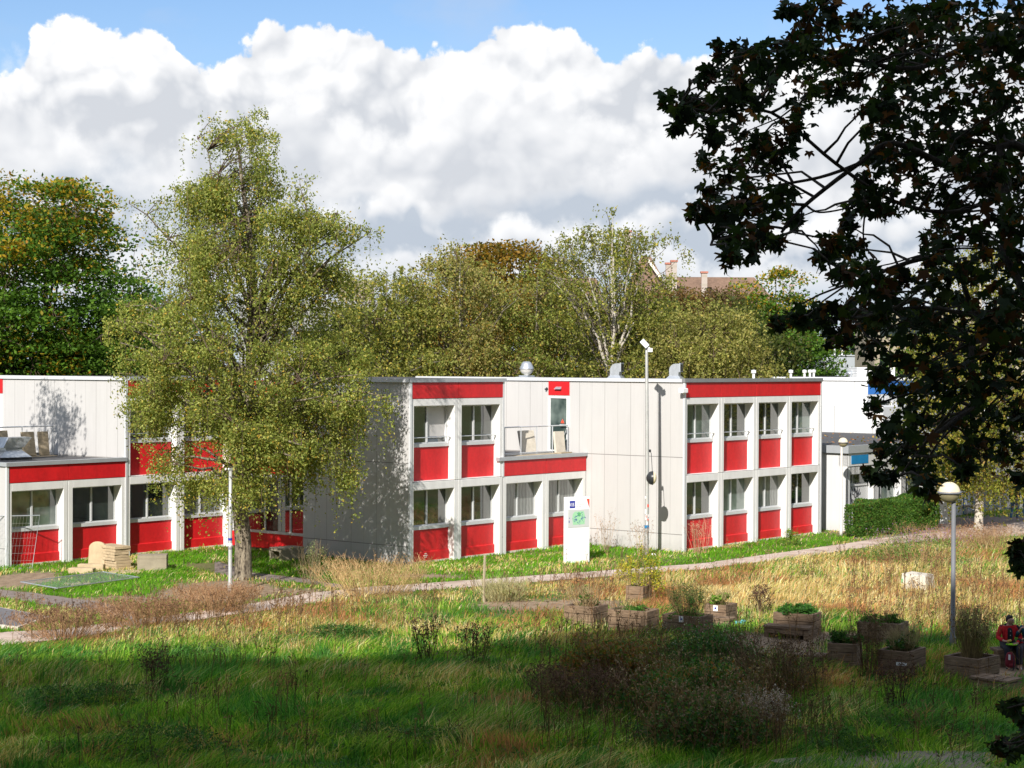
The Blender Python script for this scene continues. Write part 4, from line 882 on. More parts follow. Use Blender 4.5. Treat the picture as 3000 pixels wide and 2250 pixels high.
m_ = MB(); n = 20; pts = [(.0, 0), (.62, 0), (.62, .7)]+[(.62-.31*(1-math.cos(pi*k/12)), .7+.22*math.sin(pi*k/12)) for k in range(13)]
vs = [(x, 0, z) for x, z in pts]+[(x, .12, z) for x, z in pts]; nn = len(pts); m_.add(vs, [tuple(range(nn)), tuple(reversed(range(nn, 2*nn)))]+[(i, nn+i, nn+(i+1) % nn, (i+1) % nn) for i in range(nn)])
o = m_.build('round_topped_slab', M['stone'], None, bevel=.01); o.location = G(257, 1664); o.rotation_euler = (-.12, 0, -.25); tag(o, 'round-topped stone slab leaning against the left end of the slab stack', 'stone slab')
for px, py, l_, w_, h_, r_, lb in ((199, 1682, .85, .35, .2, -.1, 'long low stone block in front of the slab stack, nearest the camera'), (226, 1672, .9, .3, .22, -.05, 'low stone block between the slab stack and the nearest low block')):
    m_ = MB(); m_.box(0, l_, 0, w_, 0, h_); o = m_.build('stone_block', M['stone'], None, bevel=.03); o.location = G(px, py); o.rotation_euler = (0, 0, r_); tag(o, lb, 'stone block')
m_ = MB(); n = 12; m_.prism([(.55*math.cos(2*pi*k/n)*(1+.1*math.sin(3*k)), .42*math.sin(2*pi*k/n)) for k in range(n)], 0, .07); o = m_.build('flat_stone', M['stone'], None, bevel=.01); o.location = G(368, 1679); tag(o, 'flat stone lying in the grass right of the slab stack', 'stone')
def ublock(px, py, rz, L, W, Hh, label, side):
    t = thing('concrete_channel', label, 'concrete block', G(px, py), rz, 'hollow concrete channel blocks')
    m_ = MB(); th = .12; m_.box(0, L, 0, W, Hh-th, Hh); m_.box(0, L, 0, th, 0, Hh-th); m_.box(0, L, W-th, W, 0, Hh-th); m_.box(.45, L, th, W-th, 0, Hh-th); m_.build('channel', M['conc'], t, bevel=.015)
ublock(402, 1673, .12, .98, .75, .52, 'hollow concrete block right of the stone slab stack', 0)
ublock(823, 1645, RZ-.12, 1.05, .72, .46, 'shaded hollow concrete block in front of the glazed entrance', 1)
# raised tarmac platform
pts = [G(-70, 1776), G(145, 1816), G(52, 1848), G(-190, 1815)]; c0 = pts[1]
t = thing('tarmac_platform', 'flat dark tarmac platform with pale edging at the left edge', 'platform', c0)
m_ = MB(); m_.prism([(q.x-c0.x, q.y-c0.y) for q in (pts[3], pts[2], pts[1], pts[0])], -.05, .10); m_.build('edging', M['concw'], t)
cc = sum(pts, Vector())/4; m_ = MB(); m_.prism([((cc+(q-cc)*.94).x-c0.x, (cc+(q-cc)*.94).y-c0.y) for q in (pts[3], pts[2], pts[1], pts[0])], .05, .106); m_.build('tarmac', M['slab'], t)
# site fence panels
def fence_panel(name, label, corners, wires=True, group='mesh site fence panels'):
    a, b_, c, d = corners; t = thing(name, label, 'fence', a, 0, group); q = [v-a for v in (a, b_, c, d)]
    m_ = MB(); m_.tube([q[0], q[1], q[2], q[3], q[0]], .021, 6); m_.build('frame', M['galv'], t)
    m_ = MB(); n1, n2 = 30, 7
    for k in range(1, n1): f = k/n1; p0, p1 = q[0].lerp(q[1], f), q[3].lerp(q[2], f); mid = (p0+p1)/2+Vector((.02*math.sin(k), 0, 0)); m_.tube([p0, mid, p1], .0035, 3, False)
    for k in range(1, n2): f = k/n2; m_.tube([q[0].lerp(q[3], f), q[1].lerp(q[2], f)], .0035, 3, False)
    m_.build('mesh', M['galv'], t)
br = G(94, 1664); tr_ = br+Vector((.17, .35, 1.78)); bl_ = G(-190, 1672); tl_ = bl_+Vector((.17, .35, 1.78))
fence_panel('fence_panel', 'upright mesh site fence leaning before the leftmost window', (bl_, br, tr_, tl_))
Z1 = Vector((0, 0, .13)); fence_panel('fence_panel', 'mesh fence panel lying flat in the grass left of the birch', (G(167, 1736)+Z1, G(407, 1703)+Z1, G(303, 1687)+Z1, G(61, 1717)+Z1))
o_ = MB(); o_.obox((0, 0, .05), (.8, .3, .06), .2); q = o_.build('board_offcut', M['woodpale'], None); q.location = G(225, 1716); tag(q, 'pale board offcut lying inside the flat fence panel', 'board')
patch('sandy_spoil', 2680, 2250, 2.1, .85, M['sand'], .12, 31)

# ---------------------------------------------------------------- trees
def tubes_mesh(name, lines, m_, parent, sides=5):
    mb = MB()
    for pts, rad in lines: mb.tube(pts, rad, sides, False)
    return mb.build(name, m_, parent, smooth=True)
def curve_pts(a, b, sag, n=6, jit=.0, r=random):
    a, b = Vector(a), Vector(b); out = []
    L = (b-a).length
    for i in range(n+1):
        f = i/n; p = a.lerp(b, f); p.z += sag*math.sin(pi*f)
        if 0 < i < n: p += Vector((r.uniform(-1, 1), r.uniform(-1, 1), r.uniform(-1, 1)))*jit*L
        out.append(p)
    return out
def tree(name, label, base, prof, trunk_r, nclump, per, lsize, stops, wts, bark, seed, clump_r=.55, droop=0.0, cat='tree', group=None,
         trunk_pts=None, irr=.45, shell=.5, top_stops=None, upb=.4, limbs=60, flat=1.0, twigs=True, first=.22, boughs=0, bough_r=.8, bmix=.84, wexp=1.7, aspect=.6):
    """prof: (z, left half width, right half width) rows, from the ground up"""
    r = np.random.RandomState(seed); rr = random.Random(seed)
    t = thing(name, label, cat, (base[0], base[1], 0), 0, group)
    pz = np.array([q[0] for q in prof], float); pl = np.array([q[1] for q in prof], float); pr = np.array([q[2] for q in prof], float); Ht = pz[-1]
    zz = np.linspace(pz[0], pz[-1], 200); ar = (np.interp(zz, pz, pl)+np.interp(zz, pz, pr))**wexp+.02; cdf = np.cumsum(ar); cdf /= cdf[-1]
    z = np.interp(r.rand(nclump), cdf, zz); th = r.rand(nclump)*2*pi; L_, R_ = np.interp(z, pz, pl), np.interp(z, pz, pr)
    rad = (L_+R_)/2+(R_-L_)/2*np.cos(th); dm = (L_+R_)/2
    lob = vnoise(np.c_[np.cos(th)*1.6, np.sin(th)*1.6, z/max(1.2, Ht*.13)], 1, seed)
    rad = rad*(1-irr+irr*1.8*lob)*(shell+(1-shell)*r.rand(nclump)**.6)
    Cc = np.c_[rad*np.cos(th), rad*np.sin(th), z]
    if boughs:
        B_ = Cc[:boughs].copy(); B_[:, :2] *= .92; k_ = r.randint(0, boughs, nclump); br_ = bough_r*(.6+.7*r.rand(boughs))
        o_ = r.normal(size=(nclump, 3))*br_[k_][:, None]*np.array([1, 1, .5]); Cb = B_[k_]+o_; Cb[:, 2] -= .25*np.hypot(o_[:, 0], o_[:, 1])
        Cb[:, 2] = np.maximum(Cb[:, 2], pz[0]); keep_ = r.rand(nclump) < bmix; Cc = np.where(keep_[:, None], Cb, Cc); rad = np.hypot(Cc[:, 0], Cc[:, 1]); z = Cc[:, 2]
    # leaves
    idx = np.repeat(np.arange(nclump), r.poisson(per, nclump)); n = len(idx)
    cs = clump_r*(.6+.8*r.rand(nclump))
    off = np.clip(r.normal(size=(n, 3)), -1.6, 1.6)*cs[idx][:, None]*np.array([1, 1, .55*flat])
    P = Cc[idx]+off
    if droop > 0:
        k = max(3, int(per/14)); sid = r.randint(0, k, n); so = np.clip(r.normal(size=(nclump*k, 2)), -1.5, 1.5)*.8; ln = np.abs(r.normal(size=nclump*k))*droop+.15
        gi = idx*k+sid; hang = r.rand(n) < .8
        P[:, :2] = np.where(hang[:, None], Cc[idx][:, :2]+so[gi]*cs[idx][:, None]+r.normal(size=(n, 2))*.05, P[:, :2])
        P[:, 2] = np.where(hang, Cc[idx][:, 2]+.25*cs[idx]-r.rand(n)*ln[gi]+r.normal(size=n)*.05, P[:, 2])
    V = leaf_quads(P, lsize, r, upb, .8 if droop else .1, aspect)
    col = palette(n, stops, wts, r)
    cn = vnoise(P, .9, seed+3)[:, None]; col = col*(.80+.4*cn)
    if top_stops is not None:
        hfac = np.clip((P[:, 2]/Ht-.68)/.3, 0, 1)*.5+np.clip(vnoise(P, .6, seed+8)-.56, 0, 1)*2.0*np.clip(P[:, 2]/Ht, .2, 1); pick = r.rand(n) < hfac
        tc = palette(n, *top_stops, r=r); col = np.where(pick[:, None], tc, col)
    mesh_np('foliage', V, 4, col, M['leaf'], t)
    # trunk and limbs
    tp = [Vector(q) for q in (trunk_pts or [(0, 0, -.1), (0, 0, .25), (.05, 0, Ht*.12), (-.05, .03, Ht*.3), (.1, -.03, Ht*.55), (0, 0, Ht*.8), (.05, 0, Ht*.96)])]
    hs = [q.z for q in tp]
    def tr_at(zq): return trunk_r*max(.06, (1-zq/Ht)**.85)
    rads = [tr_at(max(0, q.z))*(1.35 if q.z < .1 else 1) for q in tp]
    tubes_mesh('trunk', [(tp, rads)], bark, t, 12)
    def on_trunk(zq):
        for a, b in zip(tp, tp[1:]):
            if a.z <= zq <= b.z: return a.lerp(b, (zq-a.z)/max(1e-6, b.z-a.z))
        return tp[-1]
    order = np.argsort(-rad); sel = list(order[:limbs//2])+list(r.choice(nclump, min(nclump, limbs//2), replace=False)); lines = []; anchors = []
    for i in sel:
        c = Cc[i]; zs = max(Ht*first*.8, min(Ht*.93, c[2]*rr.uniform(.55, .8)+.3)); s = on_trunk(zs)
        pts = curve_pts(s, c, .10*rad[i], 6, .035, rr); r0_ = min(tr_at(zs)*.36, .022+.012*rad[i]+trunk_r*.08)
        lines.append((pts, [r0_*(1-.85*q/6)+.006 for q in range(7)])); anchors += [(p_, r0_*.4) for p_ in pts[2:]]
    tubes_mesh('limbs', lines, M['greybark'] if bark == M['birchbark'] else bark, t, 5)
    if twigs:
        A = np.array([p_[0][:] for p_ in anchors]); lines = []
        for i in range(nclump):
            j = int(np.argmin(((A-Cc[i])**2).sum(1))); pts = curve_pts(A[j], Cc[i], .12, 3, .05, rr); lines.append((pts, [.022, .016, .012, .006]))
            if droop and i % 2 == 0:
                e_ = Vector(Cc[i])+Vector((rr.gauss(0, .25), rr.gauss(0, .25), 0)); lines.append(([Vector(Cc[i]), e_, e_-Vector((0, 0, droop*rr.uniform(.8, 1.8)))], [.010, .007, .003]))
        tubes_mesh('twigs', lines, M['twig'], t, 3)
    return t
M['twig'] = mat('twig_bark', (.10, .065, .045), .9)
def prof_px(rows, cx_, dist):
    """silhouette rows (photo y, left half width px, right half width px) -> metres at that distance"""
    s = F/dist; out = [(H-(y-1074)/s, l/s, r_/s) for y, l, r_ in rows]; return sorted(out)
OL = [(.225, .265, .05), (.33, .35, .085), (.14, .18, .03), (.42, .36, .08), (.50, .33, .05)]
# the foreground birch
bd = G(712, 1697)
pf_ = prof_px([(298, 14, 10), (325, 60, 80), (385, 125, 190), (460, 160, 215), (520, 150, 195), (580, 205, 215), (620, 225, 300), (700, 245, 310), (800, 265, 300), (900, 310, 300), (1000, 360, 345), (1100, 415, 440), (1200, 395, 460), (1300, 340, 430), (1390, 260, 440), (1440, 130, 350), (1470, 50, 100)], 700, bd.y)
tree('birch_tree', 'tall weeping birch with fissured trunk standing before the red-panelled wall', bd, pf_, .29, 1080, 168, .085, OL, [5, 5, 3, 1.6, .5], M['bark'], 21, .30, .75,
     trunk_pts=[(0, 0, -.1), (0, 0, .2), (.0, 0, 1.2), (-.12, 0, 2.6), (.0, .1, 4.5), (.15, .1, 6.5), (.35, 0, 8.2), (.2, .0, 11), (-.1, 0, 13.2), (-.2, 0, 14.2)], irr=.42, shell=.3, limbs=150, boughs=165, bough_r=.44, bmix=.9, wexp=1.1)
def bgtree(name, label, px, dist, rows, stops, wts, seed, bark='darkbark', tr_=.25, ncl=260, per=120, ls=.16, **kw):
    p = R(px, 1100, dist); rows = prof_px(rows, px, dist)
    return tree(name, label, (p.x, p.y), rows, tr_, ncl, per, ls, stops, wts, M[bark], seed, **kw)
HG = [(.075, .16, .016), (.12, .22, .024), (.05, .115, .012)]; YE = ([(.42, .27, .02), (.30, .25, .02), (.40, .19, .02)], [4, 5, .8])
grp = 'trees beyond the white building'
bgtree('hornbeam_tree', 'broad dark-green hornbeam with yellowing tips at the left edge, behind the white roof', 130, 84, [(530, 100, 60), (570, 260, 190), (650, 300, 250), (720, 320, 250), (800, 330, 280), (880, 330, 310), (1000, 330, 300), (1100, 330, 280), (1250, 300, 250)], HG, [4, 4, 3], 31, ncl=800, per=110, ls=.19, clump_r=.62, flat=.45, top_stops=YE, shell=.12, group=grp, boughs=140, bough_r=.8, bmix=.5, irr=.35, upb=1.2)
bgtree('hornbeam_tree', 'darker green tree filling the gap between the left hornbeam and the foreground birch', 420, 100, [(860, 30, 30), (930, 110, 120), (1050, 160, 170), (1200, 170, 170)], HG, [4, 3, 5], 32, ncl=200, per=110, ls=.2, clump_r=.7, shell=.4, group=grp)
LG = [(.22, .24, .045), (.31, .30, .07), (.13, .16, .03), (.44, .35, .06)]
BR = [(.32, .29, .085), (.25, .26, .06), (.36, .29, .10), (.17, .20, .04), (.44, .29, .06)]
bgtree('birch_tree', 'light green loose birch just right of the foreground birch crown', 1130, 85, [(775, 50, 30), (810, 110, 120), (900, 160, 170), (1000, 180, 190), (1250, 180, 180)], LG, [4, 4, 3, 1], 33, 'greybark', .15, ncl=310, per=125, ls=.13, clump_r=.5, droop=.7, shell=.3, group=grp, boughs=70, bough_r=.6, bmix=.75, irr=.55)
bgtree('birch_tree', 'brownish thinning birch with bare pale twigs left of the orange crown', 1345, 87, [(690, 60, 30), (730, 110, 100), (800, 170, 150), (900, 200, 170), (1000, 200, 190), (1250, 200, 190)], BR, [4, 3, 3, 2, .6], 34, 'birchbark', .14, ncl=380, per=125, ls=.12, clump_r=.5, droop=.8, shell=.3, group=grp, boughs=70, bough_r=.6, bmix=.75, irr=.55, limbs=90)
bgtree('hornbeam_tree', 'orange-brown rounded autumn crown behind the birches', 1470, 104, [(705, 30, 20), (730, 90, 90), (790, 150, 160), (900, 170, 180), (1100, 170, 170)], [(.20, .13, .015), (.28, .15, .015), (.11, .10, .012), (.33, .20, .02)], [4, 3, 3, 1], 35, ncl=260, per=110, ls=.2, clump_r=.6, flat=.6, shell=.4, group=grp, irr=.35)
bgtree('birch_tree', 'olive weeping birch between the orange crown and the big pale-stemmed birch', 1570, 88, [(790, 60, 40), (830, 120, 110), (920, 150, 150), (1020, 170, 170), (1250, 170, 170)], OL+[(.2, .16, .05)], [4, 3, 4, .8, .2, 3], 36, 'greybark', .16, ncl=310, per=120, ls=.12, clump_r=.5, droop=.8, shell=.3, group=grp, boughs=70, bough_r=.6, bmix=.75, irr=.55)
t = bgtree('birch_tree', 'tallest background birch with several pale stems fanning from one base', 1790, 85, [(600, 12, 10), (640, 70, 60), (700, 170, 130), (740, 200, 165), (800, 185, 170), (900, 170, 170), (1000, 190, 170), (1250, 190, 170)], LG, [5, 5, 4, 1.2], 37, 'birchbark', .17, ncl=330, per=105, ls=.12, clump_r=.45, droop=.7, shell=.3, group=grp, boughs=75, bough_r=.55, bmix=.78, irr=.6, limbs=110)
s_ = F/85; rr_ = random.Random(4); ln = []
for (x1, y1), (x2, y2), rad in (((0, 1110), (-90, 905), .12), ((-5, 1110), (-70, 820), .11), ((0, 1110), (0, 760), .13), ((5, 1110), (70, 850), .12), ((0, 1110), (60, 950), .10), ((-60, 990), (-170, 835), .07), ((-10, 1000), (-95, 850), .08), ((20, 980), (55, 760), .08)):
    ln.append((curve_pts((x1/s_, -.6, H-(y1-1074)/s_), (x2/s_, -1.4, H-(y2-1074)/s_), .2, 6, .02, rr_), [rad*.72*(1-.1*q) for q in range(7)]))
tubes_mesh('pale_stems', ln, M['birchbark'], t, 8)
WB = [(.29, .28, .075), (.23, .24, .055), (.36, .32, .10), (.15, .165, .03), (.44, .36, .09)]
bgtree('birch_tree', 'domed weeping olive-brown birch behind the red fascia of the right block', 2075, 84, [(885, 40, 40), (905, 110, 90), (945, 170, 140), (1000, 215, 165), (1100, 225, 170), (1250, 220, 170)], WB, [4, 4, 3, 2, 1], 38, 'darkbark', ncl=420, per=125, ls=.12, clump_r=.5, droop=.9, shell=.3, group=grp, irr=.22)
bgtree('maple_tree', 'reddish-brown small crown in front of the brick mansion chimneys', 1985, 120, [(842, 20, 20), (862, 70, 60), (900, 90, 90), (1100, 90, 90)], [(.16, .09, .03), (.11, .09, .02), (.2, .11, .03)], [3, 2, 2], 39, ncl=120, per=90, ls=.2, clump_r=.6, group=grp)
bgtree('maple_tree', 'reddish-brown small crown under the right part of the mansion roof', 2095, 122, [(848, 20, 20), (866, 60, 60), (900, 90, 80), (1100, 90, 90)], [(.15, .09, .04), (.12, .08, .03), (.1, .09, .02)], [3, 2, 2], 40, ncl=120, per=90, ls=.2, clump_r=.6, group=grp)
bgtree('hornbeam_tree', 'yellow-topped green hornbeam between the domed birch and the metal hall', 2270, 128, [(795, 40, 20), (830, 110, 70), (900, 130, 110), (1000, 140, 160), (1080, 150, 195), (1250, 150, 190)], HG, [4, 4, 3], 41, ncl=420, per=110, ls=.24, clump_r=.75, flat=.5, top_stops=YE, shell=.35, group=grp, boughs=90, bough_r=.9, bmix=.6, irr=.4, upb=1.2)
bgtree('oak_tree', 'dark green mass of a tree rising behind the grey metal hall', 2560, 165, [(955, 100, 60), (985, 160, 150), (1040, 180, 180), (1150, 180, 180)], HG, [3, 2, 5], 42, ncl=150, per=100, ls=.3, clump_r=1.0, group=grp)
bgtree('oak_tree', 'far green crown directly behind the dark maple foliage', 2760, 130, [(1000, 60, 90), (1060, 160, 160), (1200, 180, 180)], HG, [4, 3, 3], 43, ncl=150, per=100, ls=.24, clump_r=.9, group=grp)
for i, (px, d_, top, hw, lb) in enumerate(((1010, 112, 905, 130, 'dark green crown behind the right flank of the foreground birch'), (1250, 108, 900, 150, 'dark olive crown filling low behind the brownish birch'), (1660, 108, 880, 150, 'dark olive crown low between two background birches'), (1900, 106, 880, 150, 'dark olive crown low under the mansion, behind the tallest birch'), (2180, 112, 900, 150, 'dark crown between domed birch and yellow-topped hornbeam'))):
    bgtree('hedgerow_tree', lb, px, d_, [(top, 40, 40), (top+40, hw*.7, hw*.7), (top+120, hw, hw), (1250, hw, hw)], [(.07, .085, .016), (.10, .105, .02), (.05, .07, .012)], [3, 2, 3], 50+i, ncl=170, per=110, ls=.22, clump_r=.75, shell=.4, group=grp)
bgtree('birch_tree', 'yellow-green weeping birch overhanging the shaded entrance on the far right', 2870, 80, [(690, 30, 30), (760, 100, 110), (850, 150, 170), (1000, 190, 220), (1150, 200, 240), (1300, 180, 260), (1420, 60, 250)], [(.20, .22, .03), (.28, .27, .045), (.12, .15, .02), (.38, .30, .05), (.36, .22, .05)], [4, 4, 3, 2, 1], 60, 'birchbark', .2, ncl=430, per=125, ls=.12, clump_r=.5, droop=1.1, shell=.3, group=grp, boughs=50, bough_r=.8, irr=.45)
# clipped hedge
def hedge():
    a, b_ = G(2535, 1577), G(2755, 1549); d = b_-a; L = d.length; t = thing('clipped_hedge', 'dense dark green clipped hedge in front of the annex wall', 'hedge', a, math.atan2(d.y, d.x)); r = np.random.RandomState(8)
    n = 42000; Wd = 1.0; hh = 1.42; P = r.rand(n, 3)*np.array([L, Wd, hh]); face = r.rand(n); inset = np.abs(r.normal(size=n))*.07
    P[:, 1] = np.where(face < .5, inset, P[:, 1]); P[:, 2] = np.where(face > .62, hh-inset-.08*vnoise(P[:, :2], 1.3, 3), P[:, 2]); P[:, 0] = np.where((face > .5) & (face < .62), np.where(r.rand(n) < .5, inset, L-inset), P[:, 0])
    P += (np.stack([vnoise(P, 1.6, s) for s in (1, 2, 3)], 1)-.5)*.35; P[:, 2] = np.clip(P[:, 2]*(1+.05*P[:, 0:1].ravel()/L), .02, 2)
    V = leaf_quads(P, .11, r, .5, .3, .35); col = palette(n, [(.07, .16, .022), (.12, .23, .03), (.045, .11, .018), (.24, .16, .05)], [4, 3, 3, .5], r); mesh_np('foliage', V, 4, col, M['leaf'], t)
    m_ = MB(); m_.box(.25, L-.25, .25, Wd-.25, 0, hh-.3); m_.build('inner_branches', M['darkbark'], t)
hedge()

# ---------------------------------------------------------------- the near maple
def maple():
    base = Vector((7.6, 11.5, 0)); t = thing('maple_tree', 'near dark maple hanging into the upper right of the view, in shade', 'tree', base)
    r = np.random.RandomState(77); rr = random.Random(77)
    Z8 = lambda x, y: (1800+x/1.508, y/1.508)
    cl = [(*Z8(x, y), q/1.508) for x, y, q in ((860, 70, 70), (935, 10, 60), (770, 40, 40), (470, 235, 55), (560, 250, 80), (640, 250, 70), (415, 320, 45), (520, 340, 85), (250, 440, 45), (285, 500, 50), (270, 570, 25), (350, 470, 60), (420, 490, 85), (510, 470, 95), (600, 400, 100), (700, 320, 90), (780, 230, 90), (870, 190, 90), (950, 130, 60), (560, 590, 90), (430, 600, 70), (650, 640, 60), (750, 600, 110), (390, 720, 45), (480, 750, 75), (600, 740, 90), (700, 700, 80), (820, 460, 100), (900, 330, 100), (380, 930, 55), (420, 860, 50), (470, 940, 80), (560, 900, 100), (650, 900, 100), (740, 860, 60), (500, 1060, 50), (520, 1140, 45), (580, 1080, 80), (640, 1040, 60), (710, 1070, 40), (790, 970, 35),
          (1080, 90, 70), (1150, 170, 110), (1250, 80, 120), (1400, 80, 130), (1550, 60, 130), (1720, 60, 130), (1000, 260, 100), (1120, 330, 120), (1250, 260, 130), (1400, 260, 140), (1560, 260, 140), (1730, 230, 150), (980, 400, 70), (1150, 480, 100), (1280, 430, 130), (1430, 430, 140), (1600, 430, 150), (1760, 430, 140), (1180, 600, 90), (1320, 590, 120), (1480, 600, 130), (1650, 600, 150), (1790, 620, 120), (1200, 720, 90), (1330, 740, 120), (1500, 770, 110), (1680, 780, 120), (1100, 820, 60), (1130, 890, 80), (1060, 910, 40), (1240, 900, 80), (1380, 880, 80), (1520, 930, 90), (1580, 1030, 60), (1700, 930, 100), (1780, 900, 90), (1030, 990, 30),
          (960, 1080, 60), (930, 1140, 50), (1040, 1090, 60), (1000, 1200, 75), (1100, 1190, 80), (1180, 1290, 90), (1260, 1230, 60), (1300, 1330, 100), (1420, 1250, 80), (1550, 1200, 80), (1680, 1200, 110), (1780, 1160, 90), (870, 1390, 60), (720, 1430, 38), (820, 1410, 40), (960, 1390, 70), (1050, 1360, 80), (1000, 1480, 60), (1150, 1400, 90), (1130, 1530, 60), (1250, 1450, 90), (1380, 1420, 110), (1520, 1370, 110), (1680, 1370, 110), (1790, 1330, 90), (1380, 1560, 100), (1520, 1540, 110), (1680, 1530, 120), (1790, 1500, 90), (1240, 1580, 60))]
    cl += [(2570, 1100, 40), (2560, 1190, 35), (2640, 1130, 60), (2740, 1120, 70), (2850, 1110, 80), (2960, 1120, 80), (2600, 1250, 40), (2680, 1230, 60), (2780, 1230, 70), (2880, 1220, 70), (2980, 1220, 60), (2590, 1330, 35), (2640, 1340, 45), (2700, 1330, 50), (2560, 1390, 30), (2600, 1400, 25), (2720, 1420, 38), (2690, 1390, 30), (2790, 1340, 40), (2860, 1320, 55), (2950, 1310, 50), (2830, 1380, 25), (2990, 1400, 30), (2985, 1600, 18), (2992, 1660, 26), (2975, 1625, 14), (2955, 2075, 22), (2975, 2060, 14), (2930, 2185, 24), (2985, 2170, 24), (2960, 2200, 20), (2995, 2110, 20)]
    for k in range(26): cl.append((rr.uniform(2520, 3010), rr.uniform(0, 980), rr.uniform(34, 62)))
    pts, rad_, dep = [], [], []
    for x, y, q in cl: d_ = 10.2+(x-2000)/1000*.6+rr.uniform(-1.3, 1.6); pts.append(R(x, y, d_)-base); rad_.append(q/F*d_)
    # extra foliage outside the frame so the crown is whole
    for k in range(160):
        th = rr.uniform(0, 2*pi); zz = rr.uniform(5, 14); q = (1-abs(zz-9)/6.5)*5.5+.6; pt = Vector((q*math.cos(th)*rr.uniform(.5, 1), q*math.sin(th)*rr.uniform(.5, 1), zz))
        wp = pt+base; sx = wp.x/wp.y if wp.y > 1 else 9
        if sx < .30 and abs(wp.z-H)/max(wp.y, 1) < .26 and wp.y > .5: continue
        if wp.x < 3.2 and wp.y < 9: continue
        pts.append(pt); rad_.append(.55)
    pts = np.array([p_[:] for p_ in pts]); rad_ = np.array(rad_)
    # leaf blades: five-lobed outline
    out = []
    for a, l in ((-90, .06), (-150, .30), (-172, .46), (-190, .33), (-212, .62), (-228, .66), (-240, .36), (-262, .55), (-270, .82)): out.append((a, l))
    half = [(math.radians(a), l) for a, l in out]
    prof = [(l*math.cos(a), l*math.sin(a)) for a, l in half]; full = [(x, y) for x, y in prof]+[(-x, y) for x, y in reversed(prof[1:-1])]
    tmpl = np.array([(x, y, -.25*abs(x)) for x, y in full]); nv = len(tmpl)
    ncount = ((20+rad_**2*1000)*np.where(pts[:, 0]+7.6 > 1.4, 1.3, 1.25)).astype(int); ncount = np.minimum(ncount, 260)
    idx = np.repeat(np.arange(len(pts)), ncount); n = len(idx)
    P = pts[idx]+np.clip(r.normal(size=(n, 3)), -1.6, 1.6)*(rad_[idx][:, None]*np.array([.52, .9, .48])); size = .074*(.55+.75*r.rand(n))
    nm = rnd_dirs(n, 1.0, r); a = rnd_dirs(n, 0, r); a[:, 2] -= .9; a -= nm*(a*nm).sum(1)[:, None]; a /= np.linalg.norm(a, axis=1)[:, None]; b_ = np.cross(nm, a)
    curl = r.normal(size=n)*.7+.3
    V = P[:, None, :]+size[:, None, None]*(tmpl[None, :, 0, None]*b_[:, None, :]+tmpl[None, :, 1, None]*-a[:, None, :]*-1+(tmpl[None, :, 2, None]*curl[:, None, None]+.15*np.sin(tmpl[None, :, 1, None]*5+curl[:, None, None]*3))*nm[:, None, :])
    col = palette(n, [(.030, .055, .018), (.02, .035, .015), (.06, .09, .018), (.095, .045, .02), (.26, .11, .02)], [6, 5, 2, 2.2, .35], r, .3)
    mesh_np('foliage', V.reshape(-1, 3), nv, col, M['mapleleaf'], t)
    # branches
    def PX(*q): return [R(x, y, d_)-base for x, y, d_ in q]
    tubes = []; anchors = []
    hubs = Vector((0, 0, 4.5))
    main = [([Vector((0, 0, 2.6)), Vector((-.6, -.2, 4.2))]+PX((3050, 1060, 11.2), (2850, 1190, 10.8), (2760, 1260, 10.5), (2650, 1310, 10.2)), .075),
            ([Vector((0, 0, 3.4)), Vector((-.9, -.3, 5.2))]+PX((3080, 800, 11.2), (2990, 850, 11), (2870, 930, 10.8), (2780, 660+100, 10.7), (2600, 790, 10.6), (2520, 850, 10.4)), .07),
            ([Vector((0, 0, 4.6)), Vector((-.7, -.2, 6.0))]+PX((3100, 480, 11.2), (2950, 560, 11), (2800, 500, 10.8), (2620, 420, 10.6), (2515, 480, 10.5), (2360, 600, 10.4), (2290, 680, 10.3)), .07),
            ([Vector((0, 0, 5.4))]+PX((3120, 60, 11.6), (3000, 120, 11.2), (2830, 140, 11.0), (2680, 200, 10.8), (2480, 170, 10.5), (2360, 130, 10.4)), .06),
            (PX((2950, 560, 11), (2800, 620, 10.6), (2620, 590, 10.5), (2450, 480, 10.3), (2260, 330, 10.2), (2100, 330, 10.1), (1990, 310, 10.0)), .03),
            (PX((2515, 480, 10.5), (2400, 520, 10.3), (2200, 560, 10.2), (2080, 620, 10.1)), .022), (PX((2360, 600, 10.4), (2250, 600, 10.2), (2130, 640, 10.1), (2090, 700, 10.0)), .018),
            (PX((2360, 600, 10.4), (2400, 622, 10.3), (2480, 610, 10.3), (2530, 590, 10.4)), .010), (PX((2350, 600, 10.4), (2340, 660, 10.3), (2290, 690, 10.2)), .008),
            (PX((2870, 930, 10.8), (2700, 900, 10.5), (2500, 930, 10.3), (2330, 950, 10.2)), .025), (PX((2850, 1190, 10.8), (2700, 1150, 10.4), (2580, 1180, 10.3)), .02), (PX((2850, 1190, 10.8), (2720, 1290, 10.3), (2640, 1390, 10.2)), .016),
            (PX((2530, 500, 10.5), (2535, 600, 10.5), (2530, 700, 10.4), (2560, 760, 10.5)), .010), (PX((3050, 1700, 10.5), (2990, 1640, 10.2)), .01), (PX((3080, 2150, 9.5), (2960, 2180, 9.3)), .01), (PX((3080, 2040, 9.5), (2950, 2075, 9.3)), .008),
            (PX((3050, 1060, 11.2), (3190, 1500, 10.8), (3190, 2200, 9.8)), .02)]
